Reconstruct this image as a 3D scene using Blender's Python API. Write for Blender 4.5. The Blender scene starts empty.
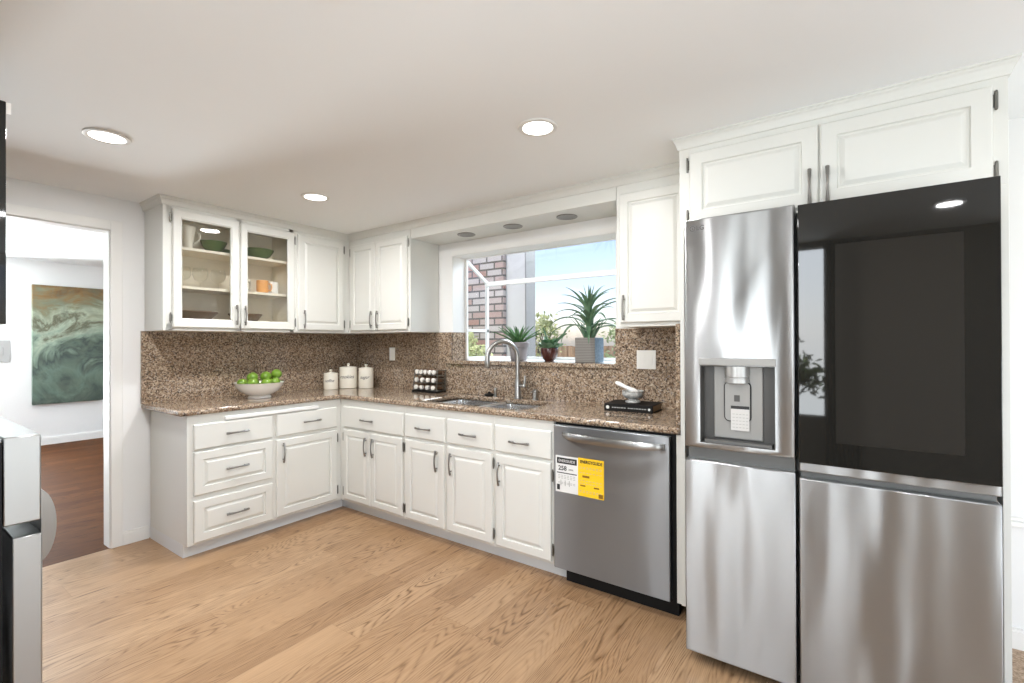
import bpy, bmesh, math, random
from mathutils import Vector, Matrix

random.seed(7)
S = bpy.context.scene
COL = S.collection
PI = math.pi

# ------------------------------------------------------------------ camera
YAW, PIT, ROL, FPX = 0.6135, 0.0028, -0.0039, 474.12
fw = Vector((-math.sin(YAW) * math.cos(PIT), math.cos(YAW) * math.cos(PIT), math.sin(PIT)))
rt = Vector((math.cos(YAW), math.sin(YAW), 0))
up = rt.cross(fw)
r2 = rt * math.cos(ROL) + up * math.sin(ROL)
u2 = -rt * math.sin(ROL) + up * math.cos(ROL)
cam = bpy.data.cameras.new('camera')
cam.sensor_width = 36
cam.lens = FPX / 1024 * 36
cam.clip_start = 0.02
cam.clip_end = 500
camo = bpy.data.objects.new('camera', cam)
COL.objects.link(camo)
camo.matrix_world = Matrix(((r2.x, u2.x, -fw.x, 3.868), (r2.y, u2.y, -fw.y, -2.887), (r2.z, u2.z, -fw.z, 1.3099), (0, 0, 0, 1)))
S.camera = camo

# ------------------------------------------------------------------ world, sun, daylight, exposure
S.view_settings.view_transform = 'Standard'
S.view_settings.look = 'None'
S.view_settings.gamma = 1.0
S.view_settings.exposure = 0.56
S.view_settings.use_curve_mapping = False
S.cycles.use_denoising = True
S.cycles.max_bounces = 12
S.cycles.diffuse_bounces = 6
S.cycles.glossy_bounces = 6
S.cycles.transparent_max_bounces = 16
S.cycles.caustics_reflective = False
S.cycles.caustics_refractive = False
S.cycles.sample_clamp_indirect = 6.0

W = bpy.data.worlds.new('sky')
S.world = W
W.use_nodes = True
wn = W.node_tree.nodes
wl = W.node_tree.links
sky = wn.new('ShaderNodeTexSky')
sky.sky_type = 'NISHITA'
sky.sun_disc = False
sky.sun_elevation = math.radians(48)
sky.sun_rotation = math.radians(200)
sky.air_density = 1.0
sky.dust_density = 1.2
sky.ozone_density = 1.5
tint = wn.new('ShaderNodeMix')
tint.data_type = 'RGBA'
tint.blend_type = 'MULTIPLY'
tint.inputs[0].default_value = 1.0
tint.inputs[7].default_value = (1.10, .98, 1.06, 1)
wl.new(sky.outputs['Color'], tint.inputs[6])
wl.new(tint.outputs[2], wn['Background'].inputs['Color'])
wn['Background'].inputs['Strength'].default_value = 0.185

sun = bpy.data.lights.new('sun', 'SUN')
sun.energy = 2.0
sun.angle = math.radians(1.5)
sun.color = (1, .95, .86)
suno = bpy.data.objects.new('sun', sun)
COL.objects.link(suno)
suno.rotation_euler = (math.radians(27), 0, math.radians(-20))


def area(name, loc, rot, sx, sy, power, color=(1, 1, 1)):
    l = bpy.data.lights.new(name, 'AREA')
    l.shape = 'RECTANGLE'
    l.size = sx
    l.size_y = sy
    l.energy = power
    l.color = color
    o = bpy.data.objects.new(name, l)
    COL.objects.link(o)
    o.location = loc
    o.rotation_euler = rot
    return o


DAY = (.89, .96, 1.0)
area('fill_rear_right', (5.75, -5.2, .55), (PI / 2 + .45, 0, 0), 1.8, 1.6, 80, DAY)              # added low fill behind the camera, tilted up to the ceiling
area('daylight_rear_window', (3.2, -5.5, 1.3), (PI / 2 + .1, 0, 0), 1.5, 2.5, 100, DAY)          # outside the window behind the camera
area('fill_side', (7.7, -2.3, .50), (PI / 2 + .7, 0, PI / 2), 3.0, 1.6, 62, DAY)           # added fill outside the unseen side opening, tilted up
area('daylight_garden', (1.95, 2.3, 3.3), (PI / 2 - .85, 0, PI), 3.2, 1.4, 190, DAY)                # open sky over the garden window
area('fill_hall', (-2.4, -3.95, 1.1), (PI / 2 + .2, 0, 0), 2.4, 1.9, 15, DAY)               # added fill for the room beyond the doorway
area('fill_hall_far', (-5.4, -2.55, .45), (PI / 2 + .3, 0, -PI / 2), 1.2, 1.5, 430, DAY)    # added fill sent through that room onto the kitchen ceiling


# ------------------------------------------------------------------ materials
def mat(name, col=(.8, .8, .8), rough=.5, metal=0.0, spec=.5, emit=None, es=0, coat=0):
    m = bpy.data.materials.new(name)
    m.use_nodes = True
    b = m.node_tree.nodes['Principled BSDF']
    b.inputs['Base Color'].default_value = (*col, 1)
    b.inputs['Roughness'].default_value = rough
    b.inputs['Metallic'].default_value = metal
    b.inputs['Specular IOR Level'].default_value = spec
    b.inputs['Coat Weight'].default_value = coat
    if emit:
        b.inputs['Emission Color'].default_value = (*emit, 1)
        b.inputs['Emission Strength'].default_value = es
    return m


class NT:
    def __init__(self, m):
        self.t = m.node_tree
        self.n = self.t.nodes
        self.b = self.n['Principled BSDF']

    def put(self, sock, v):
        if hasattr(v, 'is_output'):
            self.t.links.new(v, sock)
        else:
            sock.default_value = v

    def math(self, op, a, b=0.0, c=0.0, clamp=False):
        nd = self.n.new('ShaderNodeMath')
        nd.operation = op
        nd.use_clamp = clamp
        for s, v in zip(nd.inputs, (a, b, c)):
            self.put(s, v)
        return nd.outputs[0]

    def pos(self):
        g = self.n.new('ShaderNodeNewGeometry')
        s = self.n.new('ShaderNodeSeparateXYZ')
        self.t.links.new(g.outputs['Position'], s.inputs[0])
        return g.outputs['Position'], s.outputs[0], s.outputs[1], s.outputs[2]

    def obj(self):
        g = self.n.new('ShaderNodeTexCoord')
        s = self.n.new('ShaderNodeSeparateXYZ')
        self.t.links.new(g.outputs['Object'], s.inputs[0])
        return g.outputs['Object'], s.outputs[0], s.outputs[1], s.outputs[2]

    def vec(self, x=0.0, y=0.0, z=0.0):
        c = self.n.new('ShaderNodeCombineXYZ')
        for s, v in zip(c.inputs, (x, y, z)):
            self.put(s, v)
        return c.outputs[0]

    def noise(self, v, scale=5.0, detail=3.0, rough=.5, dist=0.0, col=False):
        nd = self.n.new('ShaderNodeTexNoise')
        self.t.links.new(v, nd.inputs['Vector'])
        nd.inputs['Scale'].default_value = scale
        nd.inputs['Detail'].default_value = detail
        nd.inputs['Roughness'].default_value = rough
        nd.inputs['Distortion'].default_value = dist
        return nd.outputs['Color' if col else 'Fac']

    def voro(self, v, scale, feature='F1', out='Color'):
        nd = self.n.new('ShaderNodeTexVoronoi')
        nd.feature = feature
        self.t.links.new(v, nd.inputs['Vector'])
        nd.inputs['Scale'].default_value = scale
        return nd.outputs[out]

    def ramp(self, f, stops, const=False):
        nd = self.n.new('ShaderNodeValToRGB')
        e = nd.color_ramp.elements
        if const:
            nd.color_ramp.interpolation = 'CONSTANT'
        while len(e) < len(stops):
            e.new(.5)
        for el, (p, c) in zip(e, stops):
            el.position = p
            el.color = (*c, 1)
        self.put(nd.inputs[0], f)
        return nd.outputs[0]

    def mix(self, f, a, b, mode='MIX'):
        nd = self.n.new('ShaderNodeMix')
        nd.data_type = 'RGBA'
        nd.blend_type = mode
        self.put(nd.inputs[0], f)
        self.put(nd.inputs[6], a if hasattr(a, 'is_output') else (*a, 1))
        self.put(nd.inputs[7], b if hasattr(b, 'is_output') else (*b, 1))
        return nd.outputs[2]

    def bump(self, h, strength=.3, dist=.01):
        nd = self.n.new('ShaderNodeBump')
        nd.inputs['Strength'].default_value = strength
        nd.inputs['Distance'].default_value = dist
        self.put(nd.inputs['Height'], h)
        self.t.links.new(nd.outputs[0], self.b.inputs['Normal'])

    def color(self, c):
        self.t.links.new(c, self.b.inputs['Base Color'])


M = {}
M['wall'] = mat('wall_paint', (.80, .80, .79), .75, spec=.25)
M['rear_dark'] = mat('darkened_rear_wall', (.22, .20, .175), .8, spec=.2)  # unseen wall darkened so the refrigerator glass mirrors a dim rear
M['curtain'] = mat('dark_brown_curtain', (.055, .042, .032), .9, spec=.1)
M['ceiling'] = mat('ceiling_paint', (.89, .905, .91), .85, spec=.2)
M['white'] = mat('white_cabinet_paint', (.685, .685, .645), .38, spec=.45)
M['trim'] = mat('white_trim_paint', (.82, .815, .79), .4, spec=.4)
M['vinyl'] = mat('white_window_vinyl', (.85, .85, .83), .35, spec=.4)
M['toe'] = mat('toe_kick_paint', (.68, .70, .70), .4)
M['cream'] = mat('cabinet_interior_cream', (.86, .80, .68), .5)
M['pewter'] = mat('brushed_pewter', (.27, .26, .245), .32, 1)
M['hinge'] = mat('dark_hinge_metal', (.23, .225, .205), .38, 1)
M['chrome'] = mat('brushed_nickel', (.43, .425, .41), .33, 1)
M['steel_plain'] = mat('sink_steel', (.70, .70, .69), .22, 1)
M['channel'] = mat('grip_channel_metal', (.13, .13, .125), .42, .5)
M['nozzle'] = mat('satin_nozzle_metal', (.42, .415, .40), .42, .7)
M['steel_bright'] = mat('bright_satin_steel', (.80, .80, .80), .35, 1)
M['black'] = mat('black_plastic', (.007, .007, .007), .6, spec=.25)
M['blackgloss'] = mat('black_glass', (.012, .0115, .010), .03, spec=.5)
M['blackpane'] = mat('dark_viewing_glass', (.021, .0195, .017), .05, spec=.5)
M['darkgrey'] = mat('dark_grey_plastic', (.10, .10, .095), .5)
M['grey'] = mat('grey_plastic', (.27, .265, .25), .42, .1)
M['greydark'] = mat('dispenser_dark_plastic', (.06, .057, .052), .45)  # dark grey of the dispenser cavity
M['ceramic'] = mat('cream_ceramic', (.84, .80, .70), .25, coat=.3)
M['porcelain'] = mat('white_porcelain', (.90, .89, .86), .2, coat=.4)
M['ink'] = mat('black_ink', (.02, .02, .02), .6)
M['whiteink'] = mat('white_ink', (.75, .75, .72), .6)
M['greyink'] = mat('grey_ink', (.35, .35, .33), .6)
M['apple'] = mat('green_apple', (.155, .275, .025), .32, coat=.15)
M['stem'] = mat('brown_stem', (.08, .05, .02), .7)
M['greenceramic'] = mat('dark_green_glaze', (.10, .15, .055), .25, coat=.3)
M['wood_dark'] = mat('dark_wood_tray', (.16, .095, .045), .5)
M['orange'] = mat('peach_orange_mug', (.85, .42, .14), .35)
M['amber'] = mat('amber_print', (.22, .11, .006), .6)
M['sticker'] = mat('film_sticker', (.52, .51, .49), .5)
M['paper'] = mat('white_paper', (.72, .72, .70), .6)
M['yellow'] = mat('yellow_label', (.86, .54, .012), .5)
M['plate'] = mat('ivory_plastic', (.88, .87, .82), .4)
M['soil'] = mat('potting_soil', (.04, .028, .02), .9)
M['lav'] = mat('grey_lavender_pot', (.27, .25, .26), .55)
M['maroon'] = mat('maroon_glaze', (.065, .017, .013), .25, coat=.3)
M['stone'] = mat('grey_marble', (.52, .52, .50), .35)
M['bookblack'] = mat('black_book_cloth', (.008, .0075, .007), .6, spec=.2)
M['pages'] = mat('tan_page_block', (.22, .17, .10), .7)
M['lens'] = mat('lamp_lens', (.9, .9, .9), .4, emit=(1, .97, .92), es=4)
M['lens_off'] = mat('unlit_lamp_baffle', (.28, .275, .26), .5)
M['siding'] = mat('white_outdoor_paint', (.50, .495, .475), .7)
M['siding_grey'] = mat('grey_outdoor_side', (.20, .195, .19), .7)
M['whiterim'] = mat('white_rim_plastic', (.82, .81, .78), .5)
M['lid'] = mat('silver_jar_cap', (.86, .84, .79), .35, .15)
M['spice'] = mat('brown_spice', (.16, .09, .05), .6)
M['switchgrey'] = mat('grey_wall_plate', (.42, .42, .41), .5)
M['bark'] = mat('bark', (.10, .075, .05), .9)
M['screen'] = mat('taupe_panel', (.5, .5, .5), .5)


def glass_mat(name, tint=(1, 1, 1), ior=1.5):
    m = bpy.data.materials.new(name)
    m.use_nodes = True
    n = m.node_tree.nodes
    l = m.node_tree.links
    n.remove(n['Principled BSDF'])
    f0 = ((ior - 1) / (ior + 1)) ** 2 * .8
    ge = n.new('ShaderNodeNewGeometry')
    dt = n.new('ShaderNodeVectorMath')
    dt.operation = 'DOT_PRODUCT'
    l.new(ge.outputs['Incoming'], dt.inputs[0])
    l.new(ge.outputs['Normal'], dt.inputs[1])

    def mth(op, a, b):
        q = n.new('ShaderNodeMath')
        q.operation = op
        for k, v in enumerate((a, b)):
            if hasattr(v, 'is_output'):
                l.new(v, q.inputs[k])
            else:
                q.inputs[k].default_value = v
        return q.outputs[0]
    fz = mth('POWER', mth('SUBTRACT', 1.0, mth('ABSOLUTE', dt.outputs['Value'], 0)), 5.0)
    fres = mth('ADD', f0, mth('MULTIPLY', fz, 1 - f0))
    tr = n.new('ShaderNodeBsdfTransparent')
    tr.inputs[0].default_value = (*tint, 1)
    gl = n.new('ShaderNodeBsdfGlossy')
    gl.inputs['Roughness'].default_value = 0.0
    mx = n.new('ShaderNodeMixShader')
    l.new(fres, mx.inputs[0])
    l.new(tr.outputs[0], mx.inputs[1])
    l.new(gl.outputs[0], mx.inputs[2])
    l.new(mx.outputs[0], n['Material Output'].inputs[0])
    return m


M['glass'] = glass_mat('clear_window_glass', (.97, .98, .98))
M['cabglass'] = glass_mat('cabinet_glass', (.93, .93, .92), 1.55)
M['tumbler'] = glass_mat('drinking_glass', (.98, .98, .97), 1.4)

# granite: tan, brown, near-black and grey-pink crystals, polished
m = M['granite'] = mat('speckled_brown_granite', (.3, .2, .14), .06, spec=.5)
t = NT(m)
P_, X_, Y_, Z_ = t.pos()
v1 = t.voro(P_, 115)
sep = t.n.new('ShaderNodeSeparateColor')
t.t.links.new(v1, sep.inputs[0])
big = t.noise(P_, 26, 4, .6)
f = t.math('ADD', t.math('MULTIPLY', sep.outputs[0], .86), t.math('MULTIPLY', big, .16))
c1 = t.ramp(f, [(0, (.03, .022, .018)), (.22, (.12, .075, .052)), (.38, (.27, .18, .115)), (.56, (.405, .305, .212)), (.74, (.58, .47, .355)), (.90, (.40, .365, .345))], True)
v2 = t.voro(P_, 230)
sep2 = t.n.new('ShaderNodeSeparateColor')
t.t.links.new(v2, sep2.inputs[0])
c2 = t.ramp(sep2.outputs[1], [(0, (.035, .026, .02)), (.22, (.21, .135, .082)), (.6, (.44, .34, .24)), (.86, (.60, .51, .405))], True)
t.color(t.mix(.45, c1, c2))

# oak plank floor, planks along y
def planks(m, w, L, pal, dark, ring, gap=.25):
    t = NT(m)
    P_, X_, Y_, Z_ = t.pos()
    xi = t.math('DIVIDE', X_, w)
    ix = t.math('FLOOR', xi)
    wn1 = t.n.new('ShaderNodeTexWhiteNoise')
    wn1.noise_dimensions = '1D'
    t.t.links.new(ix, wn1.inputs['W'])
    yo = t.math('ADD', t.math('DIVIDE', Y_, L), t.math('MULTIPLY', wn1.outputs['Value'], 7.3))
    iy = t.math('FLOOR', yo)
    wn2 = t.n.new('ShaderNodeTexWhiteNoise')
    wn2.noise_dimensions = '2D'
    t.t.links.new(t.vec(ix, iy), wn2.inputs['Vector'])
    rnd = wn2.outputs['Value']
    offs = t.math('MULTIPLY', rnd, 37.0)
    # long slow noise whose contour lines make the cathedral grain
    g = t.vec(t.math('ADD', t.math('MULTIPLY', X_, 6.5), offs), t.math('ADD', t.math('MULTIPLY', Y_, .75), offs), offs)
    h = t.noise(g, 1.0, 1.5, .35, .25)
    rings = t.math('FRACT', t.math('MULTIPLY', h, ring))
    line = t.math('POWER', t.math('ABSOLUTE', t.math('SUBTRACT', t.math('MULTIPLY', rings, 2.0), 1.0)), 2.2)
    brk = t.noise(t.vec(t.math('MULTIPLY', X_, 60), t.math('MULTIPLY', Y_, 9.0), offs), 1.0, 3, .6)
    line = t.math('MULTIPLY', line, t.math('SUBTRACT', t.math('MULTIPLY', brk, 3.2), .95), clamp=True)
    patch = t.noise(t.vec(t.math('MULTIPLY', X_, 2.2), t.math('MULTIPLY', Y_, .8), offs), 1.0, 1, .5)
    line = t.math('MULTIPLY', line, t.math('MULTIPLY_ADD', patch, 4.0, -1.0, clamp=True))
    fib = t.noise(t.vec(t.math('MULTIPLY', X_, 170), t.math('MULTIPLY', Y_, 5.0), offs), 1.0, 2, .6)
    base = t.ramp(rnd, pal)
    tone = t.noise(g, .8, 2, .5)
    base = t.mix(t.math('MULTIPLY', tone, .35), base, pal[0][1])
    base = t.mix(t.math('MULTIPLY', t.math('SUBTRACT', fib, .38, clamp=True), .9), base, dark)
    base = t.mix(t.math('MULTIPLY', line, .95), base, dark)
    fx = t.math('FRACT', xi)
    fy = t.math('FRACT', yo)
    ex = t.math('LESS_THAN', t.math('MINIMUM', fx, t.math('SUBTRACT', 1.0, fx)), .0016 / w)
    ey = t.math('LESS_THAN', t.math('MINIMUM', fy, t.math('SUBTRACT', 1.0, fy)), .0016 / L)
    seam = t.math('MAXIMUM', ex, ey)
    base = t.mix(t.math('MULTIPLY', seam, gap), base, dark)
    t.color(base)
    t.bump(t.math('ADD', fib, t.math('MULTIPLY', seam, -1.5)), .06, .002)


m = M['oak'] = mat('oak_plank_floor', (.5, .33, .19), .34, spec=.4)
planks(m, .19, 1.5, [(0, (.34, .203, .107)), (.45, (.415, .258, .140)), (1, (.48, .312, .178))], (.13, .062, .024), 40)
m = M['walnut'] = mat('dark_hall_floor', (.2, .09, .04), .6, spec=.06)
planks(m, .13, 1.2, [(0, (.085, .030, .009)), (.5, (.11, .041, .012)), (1, (.14, .055, .018))], (.03, .012, .005), 30)

m = M['carpet'] = mat('tan_carpet', (.45, .33, .24), .95, spec=.1)
t = NT(m)
P_, X_, Y_, Z_ = t.pos()
t.color(t.ramp(t.noise(P_, 90, 3, .7), [(.3, (.24, .165, .11)), (.7, (.62, .47, .35))]))
t.bump(t.noise(P_, 160, 2), .6, .01)


# brushed stainless with slight oil-can waviness
def steel(name, col, rough, aniso, wave):
    m = mat(name, col, rough, 1)
    t = NT(m)
    t.b.inputs['Anisotropic'].default_value = aniso
    t.b.inputs['Anisotropic Rotation'].default_value = .25
    tg = t.n.new('ShaderNodeTangent')
    tg.direction_type = 'UV_MAP'
    t.t.links.new(tg.outputs[0], t.b.inputs['Tangent'])
    P_, X_, Y_, Z_ = t.pos()
    w = t.noise(t.vec(t.math('MULTIPLY', t.math('ADD', X_, Y_), 5.0), t.math('MULTIPLY', Z_, 1.1), 3.1), 1.0, 1.5, .4)
    t.bump(w, 1.0, wave)
    return m


M['steel'] = steel('brushed_stainless', (.37, .375, .375), .33, .95, .022)
M['steel_dw'] = steel('brushed_stainless_dishwasher', (.355, .372, .388), .48, .93, .008)
M['steel_rg'] = steel('brushed_stainless_range', (.36, .36, .35), .34, .7, .010)

M['bounce_pale'] = mat('pale_bounce_ground', (.74, .72, .68), .9, spec=.2)
m = M['brick'] = mat('weathered_red_brick', (.3, .15, .1), .85, spec=.2)
t = NT(m)
O_, X_, Y_, Z_ = t.pos()
bt = t.n.new('ShaderNodeTexBrick')
t.t.links.new(t.vec(t.math('ADD', X_, Y_), Z_, 0.0), bt.inputs['Vector'])
bt.inputs['Scale'].default_value = 1.0
bt.inputs['Brick Width'].default_value = .205
bt.inputs['Row Height'].default_value = .075
bt.inputs['Mortar Size'].default_value = .010
bt.inputs['Bias'].default_value = -.2
bt.inputs['Color1'].default_value = (.52, .48, .45, 1)
bt.inputs['Color2'].default_value = (.34, .11, .06, 1)
bt.inputs['Mortar'].default_value = (.06, .055, .05, 1)
t.color(t.mix(t.math('MULTIPLY', t.noise(O_, 30, 4, .6), .45), bt.outputs['Color'], (.36, .31, .28)))
t.bump(bt.outputs['Fac'], -.6, .01)

m = M['fence'] = mat('brown_fence_board', (.33, .22, .14), .85)
t = NT(m)
P_, X_, Y_, Z_ = t.pos()
t.color(t.ramp(t.noise(t.vec(t.math('MULTIPLY', X_, 14), 0.0, t.math('MULTIPLY', Z_, 1.0)), 1.0, 3), [(.3, (.26, .16, .09)), (.7, (.47, .34, .22))]))

m = M['lawn'] = mat('lawn_green', (.12, .18, .05), .95)
t = NT(m)
P_, X_, Y_, Z_ = t.pos()
t.color(t.ramp(t.noise(P_, 3, 6, .7), [(.3, (.10, .15, .04)), (.7, (.30, .30, .14))]))


def leafmat(name, a, b, sc=9, rough=.5):
    m = mat(name, a, rough, spec=.35)
    t = NT(m)
    O_, X_, Y_, Z_ = t.obj()
    t.color(t.ramp(t.noise(O_, sc, 3), [(.35, a), (.68, b)]))
    return m


M['leaf_tree'] = leafmat('yellow_green_leaves', (.34, .38, .14), (.66, .68, .36), 2)
M['leaf_tree2'] = leafmat('mid_green_leaves', (.20, .27, .11), (.46, .52, .28), 2)
M['leaf_aloe'] = leafmat('aloe_green', (.045, .13, .04), (.11, .24, .09), 30)
M['leaf_succ'] = leafmat('succulent_green', (.05, .13, .06), (.13, .24, .12), 20)
M['leaf_drac'] = leafmat('dracaena_green', (.075, .155, .08), (.19, .29, .18), 14)

m = M['ribbeige'] = mat('ribbed_beige_pot', (.35, .31, .27), .7)
t = NT(m)
P_, X_, Y_, Z_ = t.pos()
t.color(t.mix(t.math('GREATER_THAN', t.math('FRACT', t.math('MULTIPLY', Z_, 90)), .6), (.26, .245, .225), (.16, .145, .13)))
m = M['bluegrey'] = mat('mottled_blue_grey_pot', (.13, .2, .27), .6)
t = NT(m)
P_, X_, Y_, Z_ = t.pos()
t.color(t.ramp(t.noise(P_, 70, 3, .7), [(.35, (.10, .155, .21)), (.7, (.23, .31, .38))]))

m = M['marble'] = mat('veined_mortar_marble', (.5, .5, .48), .3)
t = NT(m)
O_, X_, Y_, Z_ = t.obj()
t.color(t.ramp(t.noise(O_, 26, 4, .6, 1.5), [(.35, (.22, .22, .21)), (.5, (.42, .42, .40)), (.7, (.68, .67, .64))]))

# generic abstract canvas: ochre over swirling sea-green and black
m = M['canvas'] = mat('abstract_canvas', (.2, .2, .15), .6)
t = NT(m)
O_, X_, Y_, Z_ = t.obj()
w1 = t.noise(O_, 1.6, 6, .62, 1.6)
w2 = t.noise(O_, 3.2, 5, .6, 2.4)
hz = t.math('ADD', t.math('ADD', t.math('MULTIPLY', Z_, .60), t.math('MULTIPLY', X_, -.10)), t.math('MULTIPLY', t.math('SUBTRACT', w1, .5), 1.0))
band = t.ramp(hz, [(0.0, (.05, .075, .06)), (.18, (.13, .19, .15)), (.30, (.045, .065, .055)), (.40, (.24, .32, .25)), (.50, (.36, .42, .32)), (.58, (.10, .09, .05)), (.66, (.38, .42, .31)), (.76, (.20, .20, .12)), (.84, (.22, .13, .045)), (.92, (.15, .085, .03)), (1.0, (.26, .14, .04))])
t.color(t.mix(t.math('MULTIPLY', t.math('SUBTRACT', w2, .42, clamp=True), 2.2, clamp=True), band, (.13, .165, .12)))


# ------------------------------------------------------------------ mesh helpers
class MB:
    def __init__(self, ox=0, oy=0, oz=0):
        self.v = []
        self.f = []
        self.o = (ox, oy, oz)

    def add(self, vs, fs):
        k = len(self.v)
        ox, oy, oz = self.o
        self.v += [(x - ox, y - oy, z - oz) for x, y, z in vs]
        self.f += [[i + k for i in f] for f in fs]
        return self

    def box(self, x0, x1, y0, y1, z0, z1):
        vs = [(x, y, z) for z in (z0, z1) for y in (y0, y1) for x in (x0, x1)]
        return self.add(vs, [(0, 2, 3, 1), (4, 5, 7, 6), (0, 1, 5, 4), (2, 6, 7, 3), (0, 4, 6, 2), (1, 3, 7, 5)])

    def loft(self, loops, cap0=True, cap1=True):
        n = len(loops[0])
        vs = [p for l in loops for p in l]
        fs = []
        for i in range(len(loops) - 1):
            for j in range(n):
                a, b = i * n + j, i * n + (j + 1) % n
                fs.append((a, b, b + n, a + n))
        if cap0:
            fs.append(tuple(range(n))[::-1])
        if cap1:
            fs.append(tuple(range((len(loops) - 1) * n, len(loops) * n)))
        return self.add(vs, fs)

    def lathe(self, prof, cx=0, cy=0, cz=0, n=32, cap0=True, cap1=True):
        return self.loft([[(cx + r * math.cos(2 * PI * k / n), cy + r * math.sin(2 * PI * k / n), cz + z) for k in range(n)] for r, z in prof], cap0, cap1)

    def tube(self, path, r, n=12):
        path = [Vector(p) for p in path]
        rs = r if isinstance(r, (list, tuple)) else [r] * len(path)
        loops = []
        d0 = (path[1] - path[0]).normalized()
        a = d0.orthogonal().normalized()
        for i, p in enumerate(path):
            if i == 0:
                d = d0
            elif i == len(path) - 1:
                d = (path[i] - path[i - 1]).normalized()
            else:
                d = (path[i + 1] - path[i - 1]).normalized()
            a = (a - d * a.dot(d)).normalized()
            b = d.cross(a)
            loops.append([tuple(p + (a * math.cos(2 * PI * k / n) + b * math.sin(2 * PI * k / n)) * rs[i]) for k in range(n)])
        return self.loft(loops)

    def prism(self, pts, y0, y1):
        """xz polygon extruded along y"""
        return self.loft([[(x, y0, z) for x, z in pts], [(x, y1, z) for x, z in pts]])

    def build(self, name, m, parent=None, loc=(0, 0, 0), smooth=False, bevel=0, seg=2, uv=False, rot=None):
        me = bpy.data.meshes.new(name)
        me.from_pydata(self.v, [], self.f)
        bm = bmesh.new()
        bm.from_mesh(me)
        bmesh.ops.recalc_face_normals(bm, faces=bm.faces)
        bm.to_mesh(me)
        bm.free()
        return link(name, me, m, parent, loc, smooth, bevel, seg, uv, rot)


def link(name, me, m, parent=None, loc=(0, 0, 0), smooth=False, bevel=0, seg=2, uv=False, rot=None):
    if m is not None and len(me.materials) == 0:
        me.materials.append(M[m])
    if smooth:
        for p in me.polygons:
            p.use_smooth = True
        me.set_sharp_from_angle(angle=math.radians(40))
    if uv:
        l = me.uv_layers.new(name='UVMap')
        for lp in me.loops:
            c = me.vertices[lp.vertex_index].co
            l.data[lp.index].uv = (c.x + c.y, c.z)
    o = bpy.data.objects.new(name, me)
    COL.objects.link(o)
    o.location = loc
    if rot:
        o.rotation_euler = rot
    if parent:
        o.parent = parent
    if bevel:
        b = o.modifiers.new('edge', 'BEVEL')
        b.width = bevel
        b.segments = seg
        b.limit_method = 'ANGLE'
        b.angle_limit = math.radians(40)
        for p in me.polygons:
            p.use_smooth = True
        me.set_sharp_from_angle(angle=math.radians(80))
    return o


def tag(o, label, cat, group=None):
    o['label'] = label
    o['category'] = cat
    if group:
        o['group'] = group
    return o


def thing(name, label, cat, loc=(0, 0, 0), rz=0, group=None):
    o = bpy.data.objects.new(name, None)
    o.empty_display_size = .05
    COL.objects.link(o)
    o.location = loc
    o.rotation_euler = (0, 0, rz)
    return tag(o, label, cat, group)


def struct(o):
    o['kind'] = 'structure'
    return o


def dup(root, loc, rz=None, label=None, group=None):
    r = root.copy()
    COL.objects.link(r)
    r.location = loc
    if rz is not None:
        r.rotation_euler = (0, 0, rz)
    if label:
        r['label'] = label
    if group:
        r['group'] = group
    for ch in list(root.children):
        c = ch.copy()
        COL.objects.link(c)
        c.parent = r
        for g in list(ch.children):
            d = g.copy()
            COL.objects.link(d)
            d.parent = c
    return r


def text(body, size, name, m, parent, mtx, extrude=.0004, shear=0.0, sx=1.0, bend=0, align='CENTER', bold=0):
    cu = bpy.data.curves.new(name, 'FONT')
    cu.body = body
    cu.size = size
    cu.extrude = extrude
    cu.shear = shear
    cu.offset = bold
    cu.align_x = align
    cu.align_y = 'CENTER'
    cu.resolution_u = 3
    tmp = bpy.data.objects.new('tmp', cu)
    COL.objects.link(tmp)
    bpy.context.view_layer.update()
    dg = bpy.context.evaluated_depsgraph_get()
    me = bpy.data.meshes.new_from_object(tmp.evaluated_get(dg))
    bpy.data.objects.remove(tmp)
    for v in me.vertices:
        v.co.x *= sx
        if bend:
            a = v.co.x / bend
            v.co = Vector((math.sin(a) * (bend + v.co.z), v.co.y, math.cos(a) * (bend + v.co.z) - bend))
        v.co = mtx @ v.co
    me.materials.clear()
    return link(name, me, m, parent)


FACE = Matrix(((1, 0, 0, 0), (0, 0, -1, 0), (0, 1, 0, 0), (0, 0, 0, 1)))   # text lying in xz, read from -y


def at(x, y, z):
    return Matrix.Translation((x, y, z)) @ FACE


def rect(u0, u1, z0, z1, ins, d):
    return [(u0 + ins, -d, z0 + ins), (u1 - ins, -d, z0 + ins), (u1 - ins, -d, z1 - ins), (u0 + ins, -d, z1 - ins)]


# ------------------------------------------------------------------ room shell
FD, UD, CT, CB = .608, .319, .910, .876        # base face, upper face, counter top and underside
LEND, LUP = -1.675, -1.701                      # ends of the left run
H = 2.257
SILL = 1.172

struct(MB().box(0, 4.325, -4.2, 0, -.05, 0).build('floor', 'oak'))
struct(MB().box(4.325, 6.6, -4.2, 0, -.05, .004).build('carpet_floor', 'carpet'))
struct(MB().box(-4.7, 0, -3.4, 1.5, -.05, 0).build('hall_floor', 'walnut'))
struct(MB().box(0, 6.6, -4.2, .165, H, H + .1).build('ceiling', 'ceiling'))
struct(MB().box(-4.7, 0, -3.4, 1.5, 2.40, 2.48).build('hall_ceiling', 'ceiling'))

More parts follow.
